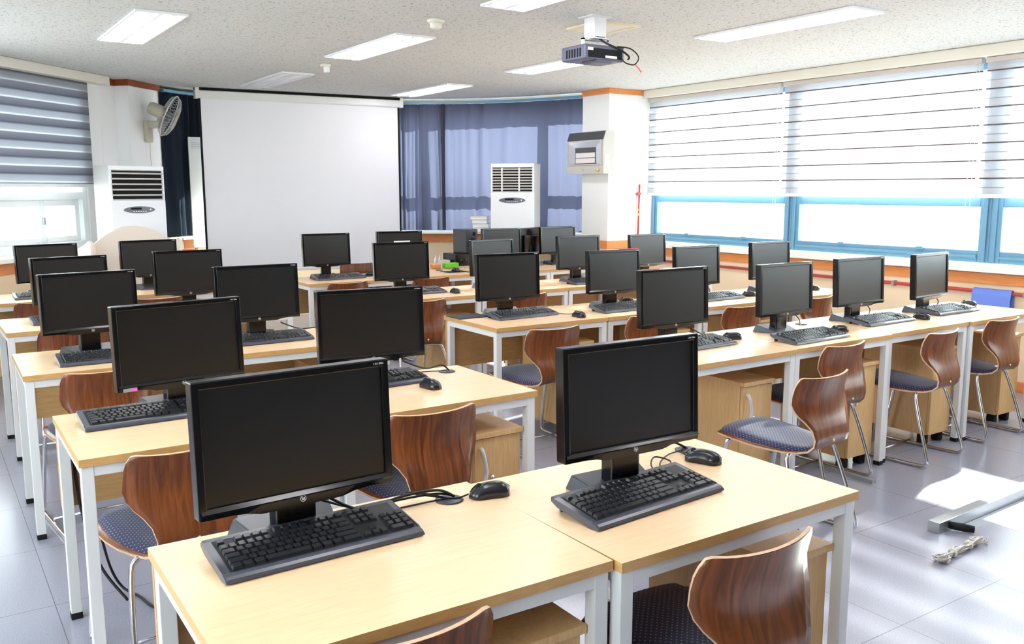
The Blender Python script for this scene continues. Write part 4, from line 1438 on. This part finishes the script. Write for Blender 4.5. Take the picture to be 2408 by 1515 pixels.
# ------------------------------------------------------------------ wall heater on the right pillar, its hose and gas pipe
hx = PX - 0.145
h0, h1 = at_x(1333, 312, hx), at_x(1420, 304, hx)
hb = at_x(1420, 408, hx)
y1_, y0_ = h0.y, h1.y
zT, zB = 2.085, hb.z
t = thing('wall_heater', 'beige wall heater with a dark control strip on the right pillar', 'heater', (hx, (y0_ + y1_) / 2, zB), -PI / 2)
# local: x along the wall (towards the camera = +x), front = -y
Wd, Hd = y1_ - y0_, zT - zB
m = MB()
m.prism([(0.0, 0.0), (0.0, Hd * 0.78), (0.035, Hd), (0.145, Hd), (0.145, 0.0)], 'x', -Wd / 2, Wd / 2)
m.build('case', 'heat', t)
m = MB()
m._new([(-Wd / 2 + 0.01, -0.0005, Hd * 0.79), (Wd / 2 - 0.01, -0.0005, Hd * 0.79), (Wd / 2 - 0.01, 0.033, Hd * 0.985), (-Wd / 2 + 0.01, 0.033, Hd * 0.985)], [(0, 1, 2, 3)])
m._new([(-Wd / 2 + 0.01, -0.003, Hd * 0.79), (Wd / 2 - 0.01, -0.003, Hd * 0.79), (Wd / 2 - 0.01, 0.030, Hd * 0.985), (-Wd / 2 + 0.01, 0.030, Hd * 0.985)], [(0, 1, 2, 3)])
m.build('control_strip', 'heatdark', t)
z0, z1 = Hd * 0.23, Hd * 0.755
x0, x1 = -Wd / 2 + 0.035, Wd / 2 - 0.035
m = MB()
m.box(x0, x1, -0.012, 0.0, z0 - 0.012, z0).box(x0, x1, -0.012, 0.0, z1, z1 + 0.012).box(x0 - 0.012, x0, -0.012, 0, z0 - 0.012, z1 + 0.012).box(x1, x1 + 0.012, -0.012, 0, z0 - 0.012, z1 + 0.012)
m.build('front_frame', 'heat', t)
i0, i1 = x0 + 0.12, x1 - 0.09
iz0, iz1 = z0 + 0.005, z1 - 0.06
m = MB()
for q4 in (((x0, z0), (i0, iz0), (i0, iz1), (x0, z1)), ((i1, iz0), (x1, z0), (x1, z1), (i1, iz1)), ((x0, z1), (i0, iz1), (i1, iz1), (x1, z1)), ((x0, z0), (x1, z0), (i1, iz0), (i0, iz0))):
    m._new([(x, -0.008 if (x in (x0, x1)) else -0.001, z) for x, z in q4], [(0, 1, 2, 3)])
m.build('reflector', 'mirror', t)
m = MB().box(i0, i1, -0.004, 0.0, iz0, iz1)
m.build('burner_recess', 'heatdark', t)
m = MB()
for k in range(2):
    zz = iz0 + 0.004 + k * (iz1 - iz0) * 0.34
    m.box(i0 + 0.02, i1 - 0.004, -0.014, -0.004, zz, zz + (iz1 - iz0) * 0.31, 0.002)
m.build('ceramic_burner', 'ceramic', t)
MB().lathe([(0.0, 0), (0.02, 0), (0.016, -0.022), (0.0, -0.024)], (Wd / 2 - 0.08, -0.001, Hd * 0.09), 18, 'y').build('gas_knob', 'knob', t)
MB().box(-0.04, -0.01, -0.002, 0, Hd * 0.09, Hd * 0.105).build('maker_mark', 'ink', t)
MB().box(Wd / 2, Wd / 2 + 0.002, 0.02, 0.075, Hd * 0.14, Hd * 0.46).build('side_label', 'paper', t)

def on_pillar(px, py, off=0.0):
    v = at_y(px, py, PY - off)
    return Vector((min(v.x, WX - 0.02), v.y, v.z))


hs = [on_pillar(1438, 412, 0.03), on_pillar(1455, 413, 0.03), on_pillar(1478, 402, 0.035), on_pillar(1495, 402, 0.035), on_pillar(1503, 420, 0.03), on_pillar(1504, 436, 0.02)]
o = MB().tube(smoothpath(hs, 8), 0.006, 8).build('gas_hose', 'hose')
tag(o, 'pale hose looping from the wall heater to the red pipe', 'hose')
t = thing('gas_pipe', 'thin red gas pipe with a valve on the white right pillar', 'pipe')
pt, pb_ = on_pillar(1504, 434, 0.02), on_pillar(1500, 556, 0.02)
MB().tube([pt, pt.lerp(pb_, 0.5), pb_], 0.010, 10).build('pipe', 'red', t)
for f0, f1 in ((0.47, 0.5), (0.56, 0.6)):
    MB().tube([pt.lerp(pb_, f0), pt.lerp(pb_, f1)], 0.0125, 10).build('tape_band', 'yellow', t)
v = pt.lerp(pb_, 0.18)
MB().cbox(v.x - 0.012, v.y - 0.005, v.z, 0.05, 0.03, 0.03, 0.006).build('valve', 'red', t)

# red pipe along the right wall with a blue cloth
t = thing('wall_pipe', 'red pipe running along the cream wall under the windows', 'pipe')
MB().tube([(WX - 0.035, -2.6, 0.722), (WX - 0.035, 5.95, 0.722)], 0.014, 12).build('pipe', 'red', t)
for y in (0.2, 2.0, 3.05, 4.4, 5.6):
    MB().box(WX - 0.05, WX, y - 0.012, y + 0.012, 0.70, 0.742, 0.003).build('pipe_clip', 'alub', t)
m = MB()
rows = []
for i, (dx, z) in enumerate(((-0.075, 0.46), (-0.072, 0.58), (-0.064, 0.69), (-0.054, 0.735), (-0.035, 0.745), (-0.016, 0.735), (-0.012, 0.68), (-0.011, 0.56))):
    rows.append([(WX + dx + 0.003 * math.sin(j * 1.7), 2.085 + 0.29 * j / 8, z) for j in range(9)])
m.grid(rows)
m.grid([[(x - 0.004, y, z + 0.003) for x, y, z in r] for r in rows])
tag(m.build('cloth', 'bluecloth'), 'blue cloth hanging over the red wall pipe', 'cloth')

# ------------------------------------------------------------------ lectern on the left
lp = [at_y(205, 585, 6.72), at_y(425, 560, 6.72)]
xl, xr = lp[0].x, lp[1].x
apex = at_y(330, 531, 6.72)
t = thing('lectern', 'pale beige lectern with an arched panel in front of the left air conditioner', 'lectern', (xl, 6.72, 0), 0.05)
Wl = xr - xl
za = apex.z
m = MB()
pts = [(0.03, 0.0), (Wl - 0.04, 0.0)]
for k in range(17):
    u = 1 - k / 16
    x = 0.03 + (Wl - 0.07) * u
    pts.append((x, za - 0.165 * (2 * u - 1) ** 2))
m.prism(pts, 'y', 0.0, 0.025)
m.build('arched_panel', 'lectern', t)
for x in (0.0, Wl - 0.04):
    m = MB()
    prof = [(-0.14, 0.0), (0.42, 0.0), (0.42, za - 0.2), (0.06, za - 0.15), (0.0, za - 0.115), (-0.08, za - 0.12), (-0.12, za - 0.15), (-0.14, za - 0.21)]
    m.prism(prof, 'x', x, x + 0.038)
    bmesh.ops.bevel(m.bm, geom=m.bm.edges[:], offset=0.008, segments=2, affect='EDGES')
    m.build('side_panel', 'lectern', t)
MB().box(0.038, Wl - 0.04, 0.03, 0.40, 0.80, 0.825, 0.003).build('desk_board', 'lectern', t)

# ------------------------------------------------------------------ table with equipment behind the last row
t = thing('equipment_table', 'pale table with black audio gear behind the last desks', 'table', (4.12, 6.68, 0))
MB().box(-0.45, 0.45, -0.32, 0.32, 0.695, 0.72, 0.002).build('tabletop', 'top', t)
for sx in (-1, 1):
    for sy in (-1, 1):
        MB().box(sx * 0.42 - 0.018, sx * 0.42 + 0.018, sy * 0.29 - 0.018, sy * 0.29 + 0.018, 0, 0.695).build('leg', 'white_metal', t)
p0 = at_y(1085, 600, 6.62)
t = thing('amplifier', 'low black audio box under the black loudspeaker', 'amplifier', (p0.x + 0.02, 6.60, 0.7205))
MB().box(-0.17, 0.17, -0.12, 0.14, 0.0, 0.12, 0.006).build('case', 'housing', t)
m = MB()
for i in range(4):
    m.lathe([(0.0, 0), (0.012, 0), (0.01, -0.014), (0.0, -0.015)], (-0.11 + i * 0.06, -0.12, 0.06), 12, 'y')
m.build('knobs', 'stand', t)
MB().box(0.1, 0.14, -0.123, -0.119, 0.02, 0.06).build('white_label', 'paper', t)
sp_ = at_y(1095, 545, 6.64)
t = thing('loudspeaker', 'tall black loudspeaker standing on the black audio box', 'speaker', (sp_.x, 6.64, 0.841), 0.25)
hs_ = sp_.z + 0.028 - 0.841
MB().box(-0.085, 0.085, -0.09, 0.10, 0, hs_, 0.006).build('cabinet', 'stand', t)
m = MB().lathe([(0.0, 0.002), (0.019, 0.002), (0.022, -0.003), (0.016, -0.003), (0.012, 0.0), (0.0, 0.0)], (0.03, -0.09, hs_ - 0.05), 20, 'y')
m.build('bass_port', 'dark', t)
MB().lathe([(0.0, 0.0), (0.06, 0.0), (0.065, -0.006), (0.05, -0.006), (0.02, 0.004), (0.0, 0.0)], (0.0, -0.09, 0.09), 24, 'y').build('driver', 'dark', t)
MB().tube(smoothpath([(0.055, -0.093, 0.10), (0.06, -0.11, 0.03), (0.058, -0.13, -0.05), (0.05, -0.135, -0.115)], 6), 0.003, 6).build('red_cable', 'red', t)
gb = at_z(1063, 630, 0.722)
o = MB().cbox(0, 0, 0.024, 0.15, 0.07, 0.048, 0.004).build('storage_box', 'green')
o.location = (gb.x, gb.y + 0.03, 0.7205)
tag(o, 'bright green box lying on the equipment table', 'box')
ob = at_z(1030, 632, 0.722)
o = MB().cbox(0, 0, 0.02, 0.085, 0.07, 0.04, 0.004).build('storage_box', 'orangebox')
o.location = (ob.x, ob.y + 0.05, 0.7205)
tag(o, 'small orange box left of the bright green box', 'box')
for i, (px, lab) in enumerate(((1024, 'left of the three small white bottles on the equipment table'), (1034, 'middle of the three small white bottles on the equipment table'), (1044, 'right of the three small white bottles on the equipment table'))):
    v = at_y(px, 612, 6.80)
    o = MB().lathe([(0.0, 0), (0.017, 0), (0.018, 0.05), (0.012, 0.062), (0.006, 0.07), (0.006, 0.088), (0.0, 0.089)], n=16).build('bottle', 'bottle')
    o.location = (v.x, 6.80, 0.7205)
    tag(o, lab, 'bottle', 'white bottles')
o = MB().cbox(0, 0, 0.03, 0.09, 0.10, 0.06, 0.006).build('plastic_case', 'acs')
v = at_z(1018, 617, 0.74)
o.location = (v.x, 6.60, 0.7205)
tag(o, 'small grey plastic case beside the white bottles', 'case')

# stack of white books on the bay sill
sb_ = bay_s(1138, 240)
bz = 1.0005
for i, (w_, d_, h_, dx, lab) in enumerate(((0.20, 0.13, 0.05, 0.01, 'lowest of the thick white books stacked on the window sill'), (0.19, 0.13, 0.045, 0.0, 'second thick white book from the bottom of the sill stack'),
                                     (0.18, 0.13, 0.045, -0.012, 'third thick white book from the bottom of the sill stack'), (0.20, 0.13, 0.04, -0.02, 'topmost white book of the stack on the window sill'))):
    c_ = bay_at(sb_, -0.105)
    a_, b_ = bay_at(sb_ - 0.1), bay_at(sb_ + 0.1)
    t = thing('book', lab, 'book', (c_.x, c_.y, bz), math.atan2(b_.y - a_.y, b_.x - a_.x), 'white books on the sill')
    m = MB()
    m.box(-w_ / 2 + dx, w_ / 2 + dx, -d_ / 2, d_ / 2, 0, 0.004)
    m.box(-w_ / 2 + dx, w_ / 2 + dx, -d_ / 2, d_ / 2, h_ - 0.004, h_)
    m.box(-w_ / 2 + dx, -w_ / 2 + dx + 0.004, -d_ / 2, d_ / 2, 0.004, h_ - 0.004)
    m.build('cover', 'acs', t)
    MB().box(-w_ / 2 + dx + 0.004, w_ / 2 + dx - 0.006, -d_ / 2 + 0.005, d_ / 2 - 0.005, 0.0042, h_ - 0.0042).build('pages', 'paper', t)
    bz += h_ + 0.0005

# ------------------------------------------------------------------ floor items
for x, hwd, y0, y1, lab in ((1.665, 0.042, 0.15, 6.2, 'aluminium floor cable duct along the aisle edge of the left desks'), (3.613, 0.0185, 1.35, 6.2, 'aluminium floor cable duct under the middle of the window-side desks'), (5.2435, 0.0235, 0.95, 6.2, 'aluminium floor cable duct under the desks nearest the windows')):
    o = MB().prism([(x - hwd, 0.0), (x - hwd * 0.75, 0.018), (x + hwd * 0.75, 0.018), (x + hwd, 0.0)], 'y', y0, y1).build('cable_duct', 'alub')
    tag(o, lab, 'cable duct', 'floor cable ducts')
bp = at_z(2215, 1262, 0.0)
t = thing('metal_bar', 'square aluminium bar lying on the sunlit floor', 'bar', (bp.x + 0.01, bp.y + 0.02, 0), 0.035)
MB().box(0, 1.5, 0.0, 0.052, 0.0005, 0.05, 0.002).build('bar', 'alu', t)
MB().tube([(0.09, 0.0, 0.022), (0.115, -0.05, 0.02), (0.135, -0.085, 0.018)], [0.016, 0.018, 0.015], 14).build('cable_plug', 'black_rub', t)
rnd = random.Random(3)
r0, r1 = at_z(2215, 1322, 0.0), at_z(2300, 1280, 0.0)
t = thing('twine_bundle', 'tied bundle of grey twine on the floor beside the metal bar', 'twine', (r0.x, r0.y, 0), math.atan2(r1.y - r0.y, r1.x - r0.x))
Lr = (r1 - r0).length
m = MB()
for i in range(14):
    pts = []
    oy, oz = rnd.uniform(-0.02, 0.02), rnd.uniform(0.004, 0.03)
    for k in range(7):
        u = k / 6
        sq = 1 - 0.55 * math.exp(-((u - 0.28) / 0.1) ** 2) - 0.5 * math.exp(-((u - 0.72) / 0.1) ** 2)
        pts.append((-0.02 + Lr * u * 1.1, oy * sq * 1.3 + rnd.uniform(-0.004, 0.004), 0.004 + oz * sq))
    m.tube(smoothpath(pts, 4), 0.0028, 5)
for i in range(9):
    side = 0.0 if i < 5 else Lr
    r_ = rnd.uniform(0.02, 0.045)
    a0 = rnd.uniform(0, 6)
    m.tube(smoothpath([(side + r_ * math.cos(a0 + k * 0.9), r_ * 0.8 * math.sin(a0 + k * 0.9), 0.004 + 0.004 * k + rnd.uniform(0, 0.006)) for k in range(6)], 4), 0.0028, 5)
m.build('strands', 'rope', t)
m = MB()
for u in (0.28, 0.72):
    m.tube([(Lr * u, 0.016 * math.cos(a * 0.7), 0.018 + 0.016 * math.sin(a * 0.7)) for a in range(10)], 0.005, 6)
m.build('tie', 'hose', t)
